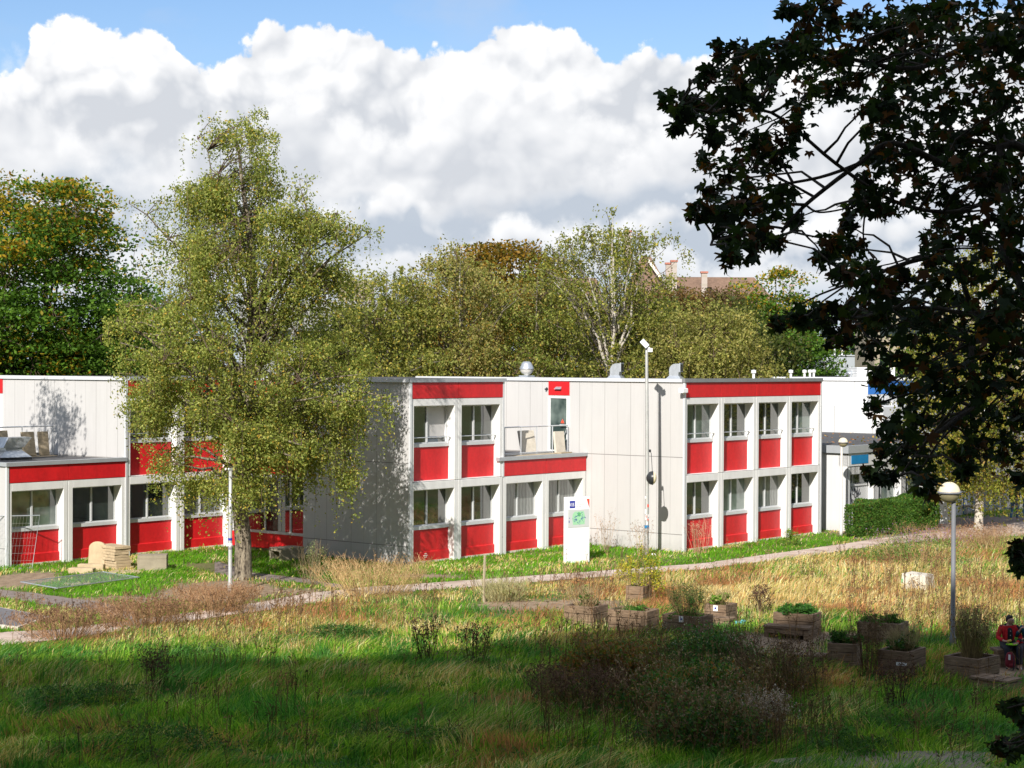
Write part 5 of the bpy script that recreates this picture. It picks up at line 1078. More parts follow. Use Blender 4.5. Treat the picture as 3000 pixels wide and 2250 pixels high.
    for pl, r0_ in main:
        # smooth with Catmull-Rom
        q = []; n_ = len(pl)
        for i in range(n_-1):
            p0, p1, p2, p3 = pl[max(0, i-1)], pl[i], pl[i+1], pl[min(n_-1, i+2)]
            for k in range(5):
                s = k/5; q.append(.5*((2*p1)+(p2-p0)*s+(2*p0-5*p1+4*p2-p3)*s*s+(3*p1-p0-3*p2+p3)*s**3))
        q.append(pl[-1]); tubes.append((q, [r0_*.40*(1-.8*i/len(q))+.003 for i in range(len(q))])); anchors += q[3:]
    A = np.array([p_[:] for p_ in anchors])
    for i in range(len(pts)):
        j = int(np.argmin(((A-pts[i])**2).sum(1))); tubes.append((curve_pts(A[j], pts[i], .04, 4, .05, rr), [.009, .007, .006, .005, .003]))
        for k in range(3):
            e_ = Vector(pts[i])+Vector((rr.gauss(0, .5), rr.gauss(0, .8), rr.gauss(0, .5)))*float(rad_[i]); tubes.append((curve_pts(pts[i], e_, .02, 3, .06, rr), [.005, .004, .003, .002]))
    tubes_mesh('limbs', tubes, M['darkbark'], t, 6)
    tubes_mesh('trunk', [([Vector((.2, .1, -.1)), Vector((.15, .1, .5)), Vector((.05, 0, 2.6)), Vector((0, 0, 4.6)), Vector((.1, .1, 8)), Vector((0, .2, 12))], [.36, .28, .24, .19, .12, .04])], M['darkbark'], t, 14)
maple()
# birch standing just outside the left edge; its shadow lies on the white wall above the low roof
bgtree('birch_tree', 'birch just outside the left edge whose shadow falls on the white wall', -275, 61.0, [(600, 20, 20), (680, 110, 110), (800, 180, 170), (1000, 190, 180), (1150, 100, 100)], OL, [5, 5, 3, 1, .5], 71, 'birchbark', .14, ncl=75, per=110, ls=.10, clump_r=.35, droop=.7, group=None, shell=.2)

# ---------------------------------------------------------------- meadow
cnx = ((pa+pb)/2)[:, 0]; cny = ((pa+pb)/2)[:, 1]; _o = np.argsort(cnx)
def side(P): return P[:, 1]-np.interp(P[:, 0], cnx[_o], cny[_o])
DRY = [(2300, 1720, 9, 7, .75), (2750, 1640, 7, 8, .6), (2000, 1740, 5, 4, .55), (2700, 1760, 6, 4, .55), (1050, 1760, 3.5, 4, .55), (500, 1830, 5, 2.2, .55), (800, 1850, 4, 2.5, .35), (1300, 1850, 4, 2, .25), (1500, 1990, 2.2, 1.2, .55), (2150, 2010, 2.2, 1.6, .3), (2550, 2010, 4, 1.4, .45), (2350, 2130, 1.2, 1.2, .7), (1350, 2060, 1.2, .8, .3), (2050, 1900, 3, 1.5, .35), (300, 2230, 5, .8, .25), (1500, 2230, 3, 1.0, .25), (2950, 1950, 2, 2, .4), (1700, 1880, 3, 1.5, .35)]
def dryness(P):
    d = np.where(P[:, 1] < 46, -.04, .04)
    for px, py, rx, ry, a_ in DRY:
        c = G(px, py); d += a_*np.exp(-((P[:, 0]-c.x)/rx)**2-((P[:, 1]-c.y)/ry)**2)
    n1 = fbm(P[:, :2], .55, 61); n2 = fbm(P[:, :2], 2.6, 67, 2)
    return np.clip(d+(n1-.5)*1.3+(n2-.5)*.9, 0, 1)
BOXES = []
for o in list(bpy.data.objects):
    if o.name.startswith('planter_box'): BOXES.append((o.location.x, o.location.y, o.rotation_euler.z, -.02, o['L']+.02, -.02, o['W']+.02))
    if o.name.startswith('info_totem'): BOXES.append((o.location.x, o.location.y, o.rotation_euler.z, -.02, .9, -.02, .2))
def blocked(P):
    u = P[:, 0]*SA+P[:, 1]*CA; v = -P[:, 0]*CA+P[:, 1]*SA
    b_ = ((u > uR) & (v > vR+.2) & (u < uR+4*W_)) | ((u > uM) & (v > vM+.2) & (u < uR+2)) | ((u > uL) & (v > vL+.2)) | ((u > 48.6) & (v > 48.6)) | ((u > 70.3) & (v > 38.6))
    for x, y, rz, x0, x1, y0, y1 in BOXES:
        dx, dy = P[:, 0]-x, P[:, 1]-y; lx = dx*math.cos(rz)+dy*math.sin(rz); ly = -dx*math.sin(rz)+dy*math.cos(rz); b_ |= (lx > x0) & (lx < x1) & (ly > y0) & (ly < y1)
    c = G(-20, 1812); q0, q1, q2, q3 = G(-190, 1815), G(52, 1848), G(145, 1816), G(-70, 1776)
    ins = np.ones(len(P), bool)
    for a_, c_ in ((q0, q1), (q1, q2), (q2, q3), (q3, q0)): ins &= ((c_.x-a_.x)*(P[:, 1]-a_.y)-(c_.y-a_.y)*(P[:, 0]-a_.x)) > 0
    return b_ | ins
def sample(n, x0, x1, y0, y1, r):
    px = x0+(x1-x0)*r.rand(n); py = y0+(y1-y0)*r.rand(n); xi = (px-1500)/F; yi = (1125-py)/F
    D = np.array(fw[:])[None]+np.array(cx[:])[None]*xi[:, None]+np.array(cy[:])[None]*yi[:, None]; t = -H/D[:, 2]; return D[:, :2]*t[:, None]
def blades(name, n, seed, rng, hfun, wid, colfun, keep, label=None):
    r = np.random.RandomState(seed); P = sample(n, *rng, r); P = P[keep(P, r)]; n = len(P)
    z = ground_z(P)-.01; h = hfun(P, r); th = 9*fbm(P, .42, seed+1)+2.5*fbm(P, 2.2, seed+2)+r.normal(size=n)*.75; lean = (.2+.75*r.rand(n))*h*(.4+1.3*fbm(P, .6, seed+3)); wd = wid*(.6+.8*r.rand(n))*(1+.02*np.clip(P[:, 1]-35, 0, 40))
    wind = np.array([.25, .05]); b = np.c_[P, z]; ang = r.rand(n)*2*pi; s = np.c_[np.cos(ang), np.sin(ang), np.zeros(n)]*wd[:, None]*.5
    tip = b+np.c_[(np.cos(th)+wind[0])*lean, (np.sin(th)+wind[1])*lean, h]; mid = b+np.c_[np.cos(th)*lean*.25, np.sin(th)*lean*.25, h*.6]
    V = np.empty((n, 8, 3)); V[:, 0] = b-s; V[:, 1] = b+s; V[:, 2] = mid+s*.75; V[:, 3] = mid-s*.75; V[:, 4] = mid-s*.75; V[:, 5] = mid+s*.75; V[:, 6] = tip+s*.12; V[:, 7] = tip-s*.12
    col = np.repeat(colfun(P, r, n), 2, 0); return tag(mesh_np(name, V.reshape(-1, 3), 4, col, M['grassb']), label, kind='stuff')
GR = [(.165, .35, .03), (.27, .45, .05), (.09, .23, .025), (.40, .48, .09)]; ST = [(.76, .60, .28), (.88, .72, .42), (.62, .44, .18), (.70, .38, .17), (.54, .52, .14)]; RU = [(.52, .24, .11), (.62, .32, .15), (.40, .19, .09)]
def mead_col(P, r, n):
    d = dryness(P); pick = r.rand(n) < d*.95; g = palette(n, GR, [4, 3, 3, 2], r, .2); s_ = palette(n, ST, [4, 3, 3, 2, 2], r, .2)
    ru = pick & (fbm(P, .45, 71) > .53+.12*r.rand(n)); s_[ru] = palette(int(ru.sum()), RU, [3, 3, 2], r, .2)
    c = np.where(pick[:, None], s_, g); c *= (.75+.5*fbm(P, .8, 91))[:, None]
    deep = (fbm(P, 1.1, 19) > .55) & ~pick; c[deep] = c[deep]*np.array([.5, .75, 1.15]); return c
def lawn_col(P, r, n):
    pick = r.rand(n) < np.clip((fbm(P, .6, 33)-.44)*2.2, .05, .7); c = np.where(pick[:, None], palette(n, ST, [4, 3, 2, 1, 3], r), palette(n, [(.13, .33, .015), (.18, .40, .02), (.10, .26, .02)], [4, 3, 2], r, .15)); return c*(.8+.4*fbm(P, .9, 95))[:, None]
def keep_m(P, r): return (side(P) < 0) & (path_dist(P) > .0-.25*r.rand(len(P))) & ~blocked(P) & (dirt_mask(P) < .25+.35*r.rand(len(P))) & (r.rand(len(P)) < .45+1.1*fbm(P, .9, 23))
def keep_l(P, r): return (side(P) > 0) & (path_dist(P) > -.1*r.rand(len(P))) & ~blocked(P) & (dirt_mask(P) < .18+.4*r.rand(len(P)))
def near_path(P): return 1-.65*np.exp(-np.clip(-side(P)-.6, 0, 30)/1.6)
def h_m(P, r): return (.08+.24*r.rand(len(P))**1.8)*(.15+1.75*fbm(P, .75, 29)**1.3)*(1+.2*dryness(P))*np.where(P[:, 1] < 46, 1.1, .85)*near_path(P)
blades('meadow_grass', 560000, 101, (-350, 3350, 1560, 2500), h_m, .020, mead_col, keep_m, 'long uneven meadow grass, green in the shade and straw coloured in the sun')
blades('lawn_grass', 300000, 102, (-350, 3350, 1480, 1900), lambda P, r: (.05+.10*r.rand(len(P)))*(.6+.9*fbm(P, .8, 37)), .022, lawn_col, keep_l, 'short bright green grass between the path and the building')
def straw_col(P, r, n):
    c = palette(n, [(.72, .56, .27), (.86, .70, .40), (.62, .40, .20), (.68, .44, .20)], [4, 3, 3, 3], r, .2); ru = fbm(P, .45, 71) > .50+.12*r.rand(n); c[ru] = palette(int(ru.sum()), RU, [3, 3, 2], r, .2); return c
blades('dry_stalks', 90000, 103, (-350, 3350, 1560, 2500), lambda P, r: (.22+.32*r.rand(len(P)))*(.5+.8*fbm(P, .5, 39))*near_path(P), .010, straw_col,
       lambda P, r: keep_m(P, r) & (r.rand(len(P)) < dryness(P)**1.3*.9) & (path_dist(P) > .3), 'tall dry straw-coloured stalks standing above the meadow grass')
# low broad-leaved herbs
def herbs():
    r = np.random.RandomState(104); P = sample(120000, -350, 3350, 1580, 2500, r)
    P = P[keep_m(P, r)]; k = fbm(P, .7, 47) > .50+.12*r.rand(len(P)); P = P[k & (dryness(P) < .62)]; P = np.c_[P, ground_z(P)+r.rand(len(P))*.22*(.4+fbm(P, .5, 49))]
    V = leaf_quads(P, .075, r, 1.2, 0, .45); mesh = mesh_np('low_herbs', V, 4, palette(len(P), [(.055, .15, .025), (.09, .20, .03), (.04, .11, .02), (.16, .23, .04)], [4, 3, 3, 1], r), M['leaf'])
    tag(mesh, 'low broad-leaved herbs growing between the meadow grass', kind='stuff')
herbs()
# fallen leaves
def litter():
    r = np.random.RandomState(105); A = sample(2600, -200, 3300, 1500, 2000, r); A = A[~blocked(A) & (r.rand(len(A)) < .25+.75*(dirt_mask(A) > .3))]; A = np.c_[A, ground_z(A)+.03+.1*r.rand(len(A))]
    V = leaf_quads(A, .08, r, 2.5); tag(mesh_np('fallen_leaves', V, 4, palette(len(A), [(.30, .14, .04), (.40, .22, .05), (.2, .1, .04)], [3, 2, 2], r), M['leaf']), 'small brown fallen leaves scattered on the ground', kind='stuff')
    n = 260; x = r.rand(n)*16; y = .3+r.rand(n)**1.5*11; q = [b2.matrix_world] ; u_, v_ = bu+x, bv+y; X = u_*SA-v_*CA; Y = u_*CA+v_*SA
    V = leaf_quads(np.c_[X, Y, np.full(n, ZL+.05)], .14, r, 3); tag(mesh_np('roof_leaves', V, 4, palette(n, [(.45, .20, .07), (.50, .30, .08)], [3, 1], r), M['leaf']), 'orange fallen leaves lying on the annex low roof', kind='stuff')
litter()
# dead umbels of wild carrot
def umbels():
    r = np.random.RandomState(106); groups = [((1560, 2420, 1850, 2230), 420, 1.0), ((-60, 760, 1760, 1900), 330, .85), ((2480, 3080, 1690, 1900), 430, .95), ((1650, 1900, 1590, 1660), 45, .8), ((1350, 1700, 1690, 1760), 80, .7), ((800, 1300, 1700, 1850), 160, .75), ((0, 3000, 1780, 2300), 260, .8), ((2000, 2800, 1600, 1760), 160, .6), ((1650, 1800, 1700, 1800), 60, .8), ((300, 900, 1950, 2200), 60, .9), ((-50, 900, 1780, 1880), 260, .7), ((1900, 2900, 1980, 2240), 160, .6)]
    Vs, Cs = [], []
    for rng, n, hh in groups:
        P = sample(n, *rng, r); P = P[~blocked(P) & (path_dist(P) > .05)]; n = len(P); z = ground_z(P); h = hh*(.5+.5*r.rand(n))*np.clip(near_path(P)+.1, 0, 1); lean = r.normal(size=(n, 2))*.10*h[:, None]
        top = np.c_[P+lean, z+h]; b = np.c_[P, z]; c = palette(n, [(.16, .09, .045), (.26, .16, .08), (.10, .06, .035)], [3, 3, 2], r)
        for ang in (0, pi/2):
            s = np.array([math.cos(ang), math.sin(ang), 0])*.006; V = np.stack([b-s, b+s, top+s*.6, top-s*.6], 1); Vs.append(V.reshape(-1, 3)); Cs.append(c)
        for k in range(12):
            off = r.normal(size=(n, 3))*np.array([.028, .028, .012]); off[:, 2] += .02+np.hypot(off[:, 0], off[:, 1])*.6; Vs.append(leaf_quads(top+off, .034, r, 0)); Cs.append(c*.9)
        for k in range(2):   # side shoots
            f = .5+.3*r.rand(n); m_ = b+(top-b)*f[:, None]; e_ = m_+np.c_[r.normal(size=(n, 2))*.10, .12+.2*r.rand(n)]; s = np.array([.004, .002, 0]); Vs.append(np.stack([m_-s, m_+s, e_+s, e_-s], 1).reshape(-1, 3)); Cs.append(c)
            for q in range(5): Vs.append(leaf_quads(e_+r.normal(size=(n, 3))*.016, .028, r, 0)); Cs.append(c*.9)
    tag(mesh_np('dead_umbels', np.concatenate(Vs), 4, np.concatenate(Cs), M['dryb']), 'brown dead flower heads on thin stems standing over the meadow', kind='stuff')
umbels()
def bush(name, label, px, py, rx, ry, h, nleaf, ls, stops, wts, nstem=60, stem_col=(.12, .08, .05), seed=0, cat='shrub', dome=1.0, stem_h=1.0, group=None, hang=0, asp=.5, base_z=None, heads=None, pt=None, stem_w=.010):
    r = np.random.RandomState(seed+200); c = pt if pt is not None else G(px, py); 
    t = thing(name, label, cat, (c.x, c.y, base_z if base_z is not None else float(ground_z(np.array([[c.x, c.y]]))[0])), 0, group)
    if nleaf:
        k = max(6, nleaf//70); th = r.rand(k)*2*pi; q = np.sqrt(r.rand(k)); C_ = np.c_[q*np.cos(th)*rx, q*np.sin(th)*ry, h*(.15+.8*r.rand(k)**.7)*np.sqrt(np.clip(1-q**2*dome, .08, 1))*(.7+.5*r.rand(k))]
        P = C_[r.randint(0, k, nleaf)]+r.normal(size=(nleaf, 3))*np.array([rx, ry, h*.7])*.13; P[:, 2] = np.clip(P[:, 2], .02, None)
        V = leaf_quads(P, ls, r, .6, hang, asp); mesh_np('leaves', V, 4, palette(nleaf, stops, wts, r), M['leaf'], t)
    if nstem:
        th = r.rand(nstem)*2*pi; q = np.sqrt(r.rand(nstem)); b = np.c_[q*np.cos(th)*rx*.6, q*np.sin(th)*ry*.6, np.zeros(nstem)]; hh = h*stem_h*(.5+.6*r.rand(nstem))
        tp = b+np.c_[np.cos(th)*q*rx*.55+r.normal(size=nstem)*.1, np.sin(th)*q*ry*.55+r.normal(size=nstem)*.1, hh]; md = (b+tp)/2+r.normal(size=(nstem, 3))*.03; Vs = []; Cs = []
        col = palette(nstem, [stem_col], [1], r, .25)
        for ang in (0, pi/2):
            s = np.array([math.cos(ang), math.sin(ang), 0])*stem_w*.5; Vs += [np.stack([b-s, b+s, md+s, md-s], 1).reshape(-1, 3), np.stack([md-s, md+s, tp+s*.4, tp-s*.4], 1).reshape(-1, 3)]; Cs += [col, col]
        for k in range(3):
            f = .35+.5*r.rand(nstem); m_ = md+(tp-md)*f[:, None]; e_ = m_+np.c_[r.normal(size=(nstem, 2))*.13, .1+.22*r.rand(nstem)]; s = np.array([.004, .003, 0]); Vs.append(np.stack([m_-s, m_+s, e_+s*.4, e_-s*.4], 1).reshape(-1, 3)); Cs.append(col)
            if heads:
                for q_ in range(heads[1]): Vs.append(leaf_quads(e_+r.normal(size=(nstem, 3))*.02, heads[2], r, 0)); Cs.append(palette(nstem, [heads[0]], [1], r, .25))
        if heads:
            for q_ in range(heads[1]*2): Vs.append(leaf_quads(tp+r.normal(size=(nstem, 3))*np.array([.02, .02, heads[3] if len(heads) > 3 else .02]), heads[2], r, 0)); Cs.append(palette(nstem, [heads[0]], [1], r, .25))
        mesh_np('stems', np.concatenate(Vs), 4, np.concatenate(Cs), M['dryb'], t)
    return t
DG = [(.05, .15, .03), (.08, .20, .035), (.04, .10, .02), (.15, .19, .04)]; RB = [(.27, .12, .03), (.16, .18, .035), (.34, .22, .05), (.09, .17, .03)]; DB = [(.15, .105, .05), (.10, .09, .035), (.22, .15, .07)]
TH = 'thicket of brambles and dead weeds in the right foreground shade'
bush('bramble', 'dark green thistly clump at the back of the foreground thicket, nearest the planters', 2060, 1975, 1.5, 1.0, 1.1, 8500, .075, DG, [4, 3, 3, 1], 70, (.14, .10, .05), 1, group=TH, heads=((.55, .52, .40), 1, .028))
bush('bramble', 'reddish-brown leaved clump at the left side of the foreground thicket', 1800, 2010, 1.2, 1.0, 1.0, 7500, .085, RB, [4, 3, 2, 3], 90, (.22, .13, .07), 2, group=TH, heads=((.26, .15, .08), 3, .036))
bush('bramble', 'dark bare-stemmed brown clump at the right end of the foreground thicket', 2270, 2035, .95, .8, 1.2, 3600, .06, DB+RB, [2, 2, 2, 1, 2, 1, 2], 170, (.22, .15, .09), 3, group=TH, heads=((.10, .06, .04), 3, .035))
bush('bramble', 'central clump of the foreground thicket mixing green leaves with brown umbels', 2020, 2090, 1.5, 1.1, 1.1, 11000, .08, DG+RB, [4, 4, 2, 2, 2, 1, 1, 1], 100, (.26, .18, .10), 4, group=TH, heads=((.34, .25, .14), 3, .04))
bush('bramble', 'front clump of the foreground thicket, closest to the camera', 2060, 2185, 1.2, .9, 1.0, 8000, .075, DG+DB, [3, 3, 3, 2, 2, 1, 1], 90, (.24, .16, .09), 5, group=TH, heads=((.30, .21, .12), 3, .038))
bush('bramble', 'brown-stalked clump in front left of the thicket, thinning into grass', 1700, 2080, 1.0, .8, .8, 1500, .06, RB+DG, [2, 2, 1, 1, 2, 2, 1, 1], 200, (.20, .13, .08), 6, group=TH, heads=((.13, .075, .05), 4, .04))
bush('seed_clump', 'pale fluffy seed heads at the front right of the thicket', 2240, 2170, .45, .35, .85, 500, .05, [(.32, .26, .19)], [1], 90, (.28, .2, .13), 7, heads=((.48, .40, .33), 5, .03), cat='weed')
bush('dry_thicket', 'tall tangled fawn-coloured dry stems standing across the path right of the birch', 1090, 1752, 1.7, 1.2, 1.15, 900, .045, [(.46, .32, .15), (.36, .24, .11), (.28, .26, .07)], [3, 3, 2], 360, (.56, .40, .20), 8, heads=((.36, .20, .10), 2, .03), cat='weed', stem_w=.007)
bush('dry_thicket', 'reddish-brown dry stems at the foot of the steel pole', 640, 1790, 1.2, .8, .65, 400, .04, [(.42, .24, .13)], [1], 290, (.42, .26, .14), 9, heads=((.30, .16, .09), 3, .03), cat='weed')
bush('dry_thicket', 'dark reddish dry stems left of the path junction', 420, 1838, 1.3, .7, .65, 300, .04, [(.38, .21, .12)], [1], 260, (.44, .26, .14), 10, heads=((.22, .12, .07), 4, .035), cat='weed')
bush('dry_thicket', 'brown dry stems in front of the tarmac platform', 190, 1872, 1.3, .6, .65, 220, .04, [(.36, .20, .12)], [1], 220, (.42, .25, .14), 11, heads=((.18, .10, .06), 4, .035), cat='weed')
bush('sapling', 'pale grey-green willow-like sapling beside the shaded wall', 915, 1716, .45, .4, 1.35, 900, .05, [(.24, .28, .12), (.34, .34, .18), (.16, .22, .08)], [3, 2, 2], 40, (.26, .2, .12), 12, dome=.6)
bush('sapling', 'bushy yellow-green sapling rising behind the dark planters', 1885, 1762, .55, .45, 1.55, 1500, .075, [(.50, .44, .04), (.34, .38, .04), (.20, .27, .03), (.58, .48, .06)], [3, 3, 3, 2], 40, (.18, .12, .07), 13, dome=.5)
bush('sapling', 'low yellow-leaved bush on the left of the bushy sapling', 1835, 1700, .4, .35, .9, 700, .07, [(.58, .50, .05), (.42, .40, .05)], [3, 2], 20, (.2, .14, .08), 14)
bush('sapling', 'green weed clump growing at the foot of the rightmost red bays', 2312, 1600, .5, .35, .65, 700, .07, [(.12, .26, .03), (.28, .36, .04)], [3, 2], 20, (.2, .2, .07), 15)
bush('dead_umbel_plant', 'large dead umbel plant in front of the corner red panel', 2048, 1622, .45, .35, 1.15, 0, .05, DB, [1, 1, 1], 34, (.50, .30, .20), 16, heads=((.50, .30, .20), 4, .03), cat='weed')
bush('dead_umbel_plant', 'thin dry weed against the pale wall left of the floodlight pole', 1772, 1612, .3, .2, 1.3, 60, .04, [(.4, .3, .2)], [1], 16, (.45, .34, .26), 17, heads=((.42, .30, .22), 5, .03, .2), cat='weed')
bush('dead_umbel_plant', 'slim dry weed right beside the base of the floodlight pole', 1880, 1632, .35, .2, 1.2, 60, .04, [(.4, .3, .2)], [1], 16, (.42, .32, .24), 18, heads=((.30, .20, .14), 5, .035, .15), cat='weed')
bush('grass_tuft', 'pale tangled grass tuft right of the wooden stake', 1470, 1760, .8, .5, .6, 700, .06, [(.3, .34, .12), (.5, .42, .2)], [2, 2], 220, (.42, .38, .2), 19, cat='weed')
bush('butterfly_bush', 'sprawling butterfly bush with a few purple flower spikes beyond the lamp pole', 2690, 1655, 1.7, 1.2, 1.2, 2600, .075, [(.16, .26, .05), (.10, .19, .04), (.26, .32, .09)], [3, 3, 2], 110, (.34, .22, .12), 20, heads=((.30, .12, .38), 1, .035))
bush('russet_weeds', 'russet dry weeds at the end of the path near the far totem', 2790, 1592, 2.2, .9, .65, 350, .05, [(.34, .19, .11)], [1], 190, (.38, .22, .13), 21, heads=((.32, .17, .10), 3, .03), cat='weed')
bush('russet_weeds', 'tall russet weeds in the sun right of the lamp pole', 2900, 1610, 1.5, .9, .75, 300, .05, [(.34, .22, .10)], [1], 170, (.40, .26, .14), 22, heads=((.28, .16, .10), 3, .03), cat='weed')
for i, (px, py, h_, lb) in enumerate(((1250, 1935, .95, 'dark brown seed spikes of dock on the shade line, left of a matching pair'), (1392, 1955, .85, 'dark brown dock spikes standing in shade, right of the taller clump'), (2625, 2080, .85, 'dead branching dock in grass below the two front planters'), (450, 2025, .75, 'black rotted dock clump in the left foreground grass'), (2230, 1800, .6, 'reddish dock beside the bench planter'))):
    bush('dock_plant', lb, px, py, .32, .28, h_, 90, .06, [(.08, .05, .03)], [1], 26, (.09, .055, .04), 30+i, heads=((.10, .055, .04), 9, .035, .16), cat='weed', group='dead dock plants')
for i, (px, py, rx, h_, lb) in enumerate(((250, 2060, 1.3, .45, 'dark leafy herb patch at the left foreground'), (420, 2200, 1.6, .5, 'largest dark herb patch near the bottom left'), (1180, 2190, 1.5, .4, 'dark green herb patch at the bottom centre'), (2560, 2140, 1.6, .4, 'fresh green nettle patch in front of the right planters'), (2480, 2215, 1.0, .45, 'green weeds fringing the sandy heap'), (1010, 1870, 1.1, .35, 'fine green herb patch straddling the shade line'), (560, 1935, 1.2, .35, 'leafy green patch below the reddish stems, in shade'))):
    bush('herb_patch', lb, px, py, rx, rx*.7, h_, int(2600*rx), .055, [(.05, .13, .022), (.08, .19, .03), (.035, .09, .018)], [3, 3, 2], 30, (.12, .14, .05), 40+i, cat='weed', group='leafy herb patches')
def on_box(P, name, label, h, n, ls, stops, wts, ns, sc, seed, heads=None, sh=1.0, fr=(.5, .5), sx=.42):
    rz = P.rotation_euler.z; lx, ly = P['L']*fr[0], P['W']*fr[1]; c = P.location+Vector((lx*math.cos(rz)-ly*math.sin(rz), lx*math.sin(rz)+ly*math.cos(rz), 0))
    return bush(name, label, 0, 0, P['L']*sx, P['W']*.42, h, n, ls, stops, wts, ns, sc, seed, cat='plant', base_z=.5, pt=c, heads=heads, stem_h=sh, dome=.3)
FG = [(.07, .20, .025), (.11, .27, .03), (.05, .14, .02)]
on_box(P1, 'planter_weeds', 'weedy dry growth in the leftmost planter', .5, 500, .06, FG+[(.4, .3, .15)], [2, 2, 2, 3], 60, (.36, .26, .14), 60)
on_box(P2, 'planter_herbs', 'low green herbs filling the planter under the yellow bush', .22, 900, .06, FG, [3, 3, 2], 20, (.1, .12, .04), 61)
on_box(P3, 'planter_herbs', 'tall dark bushy herbs in the planter with the white badge', .75, 1100, .05, DG, [4, 3, 3, 1], 90, (.20, .15, .07), 62, heads=((.12, .13, .04), 4, .035, .1))
on_box(P3, 'planter_herbs', 'fresh low green herbs along the rim of the badge planter', .16, 800, .06, FG, [3, 3, 2], 0, (.1, .1, .04), 63)
on_box(P4, 'planter_herbs', 'green leaves and arching dry grass in the sunlit rear planter', .45, 700, .08, [(.16, .36, .03), (.22, .40, .05), (.5, .42, .2)], [3, 2, 2], 60, (.45, .36, .18), 64)
on_box(P5, 'strawberry_plants', 'dense dark green leaf cushion filling the planter with the bench', .30, 2600, .085, [(.05, .15, .025), (.08, .21, .03), (.035, .11, .02)], [3, 3, 2], 0, (.1, .1, .04), 65)
on_box(P6, 'planter_herbs', 'feathery green herbs in the rear shaded planter', .26, 1600, .06, FG, [3, 3, 2], 30, (.2, .16, .08), 66)
on_box(P7, 'planter_herbs', 'dark trailing herbs in the planter beside the broken step', .34, 1500, .07, DG, [3, 3, 2, 1], 40, (.12, .08, .05), 67, sx=.55)
on_box(P8, 'planter_herbs', 'grey-green herbs and pale grass in the dark planter with the white mark', .5, 1300, .065, DG+[(.20, .24, .18)], [3, 3, 2, 1, 2], 110, (.34, .27, .15), 68)
on_box(P9, 'planter_herbs', 'tall thin grassy stems filling the planter by the lamp pole', 1.1, 700, .045, [(.14, .20, .05), (.22, .24, .07), (.08, .14, .03)], [3, 2, 2], 170, (.30, .23, .12), 69, heads=((.12, .08, .05), 2, .03), sh=.95)
bush('dead_thistle', 'dark dead weed stems standing between the two front planters', 2545, 1985, .35, .3, 1.35, 250, .05, DB, [3, 3, 2], 42, (.14, .09, .055), 70, heads=((.14, .09, .05), 5, .04), cat='weed')

# ---------------------------------------------------------------- people
M['skin'] = mat('skin', (.42, .25, .18), .55); M['hair'] = mat('black_hair', (.012, .010, .010), .6); M['blond'] = mat('blond_hair', (.30, .17, .08), .6)
def cloth(name, col, amt=.15): return mat(name, rough=.85, fn=dirt(col, amt, 6, 40))
M['jred'] = cloth('red_jacket', (.50, .012, .018)); M['jblack'] = cloth('black_cloth', (.012, .014, .02)); M['teal'] = cloth('teal_shirt', (.012, .085, .13)); M['trous'] = cloth('dark_trousers', (.018, .020, .028)); M['greytr'] = cloth('grey_trousers', (.085, .075, .085))
M['jeans'] = cloth('blue_jeans', (.06, .15, .27)); M['shoew'] = cloth('white_shoes', (.62, .60, .54)); M['shoed'] = cloth('dark_shoes', (.03, .03, .03)); M['maroon'] = cloth('maroon_fabric', (.16, .008, .018))
M['bread'] = mat('bread', (.55, .33, .10), .8); M['foil'] = mat('paper_wrap', (.62, .50, .36), .6); M['lime'] = mat('lime_plastic', (.28, .72, .02), .4)
def skin_mesh(name, chains, m_, parent, sub=2):
    """chains: lists of (x, y, z, radius); equal points are welded"""
    vs, rd, es, ix = [], [], [], {}
    for ch in chains:
        prev = None
        for x, y, z, q in ch:
            key = (round(x, 4), round(y, 4), round(z, 4))
            if key not in ix: ix[key] = len(vs); vs.append((x, y, z)); rd.append(q)
            i = ix[key]
            if prev is not None and prev != i: es.append((prev, i))
            prev = i
    me = bpy.data.meshes.new(name); me.from_pydata(vs, es, []); o = link(name, me, m_, parent)
    md = o.modifiers.new('Skin', 'SKIN'); md.use_smooth_shade = True
    if not me.skin_vertices: return o
    for i, q in enumerate(rd): d = me.skin_vertices[0].data[i]; d.radius = (q, q) if not isinstance(q, tuple) else q; d.use_root = (i == 0)
    sb = o.modifiers.new('Sub', 'SUBSURF'); sb.levels = sub; sb.render_levels = sub
    return o
def hand(w, f, up, s=1.0, curl=.5, side_=1):
    """five finger chains starting in the palm; w wrist, f direction of the hand, up back of the hand"""
    w, f, up = Vector(w), Vector(f).normalized(), Vector(up).normalized(); lat = f.cross(up).normalized()*side_; up = lat.cross(f).normalized()*side_
    palm = w+f*.05*s; ch = [[(*w, .024*s), (*palm, .027*s)]]
    for k, ln in enumerate((.072, .080, .074, .060)):
        a = palm+lat*(.026-.0175*k)*s+f*.025*s; b = a+(f*math.cos(curl*.6)-up*math.sin(curl*.6))*ln*.5*s; c = b+(f*math.cos(curl*1.8)-up*math.sin(curl*1.8))*ln*.5*s
        ch.append([(*palm, .027*s), (*a, .0105*s), (*b, .009*s), (*c, .0075*s)])
    a = w+f*.025*s+lat*.028*s; b = a+(f*.5+lat*.7-up*.35).normalized()*.032*s; c = b+(f*.9-up*.5).normalized()*.028*s
    ch.append([(*palm, .027*s), (*a, .013*s), (*b, .0105*s), (*c, .009*s)]); return ch
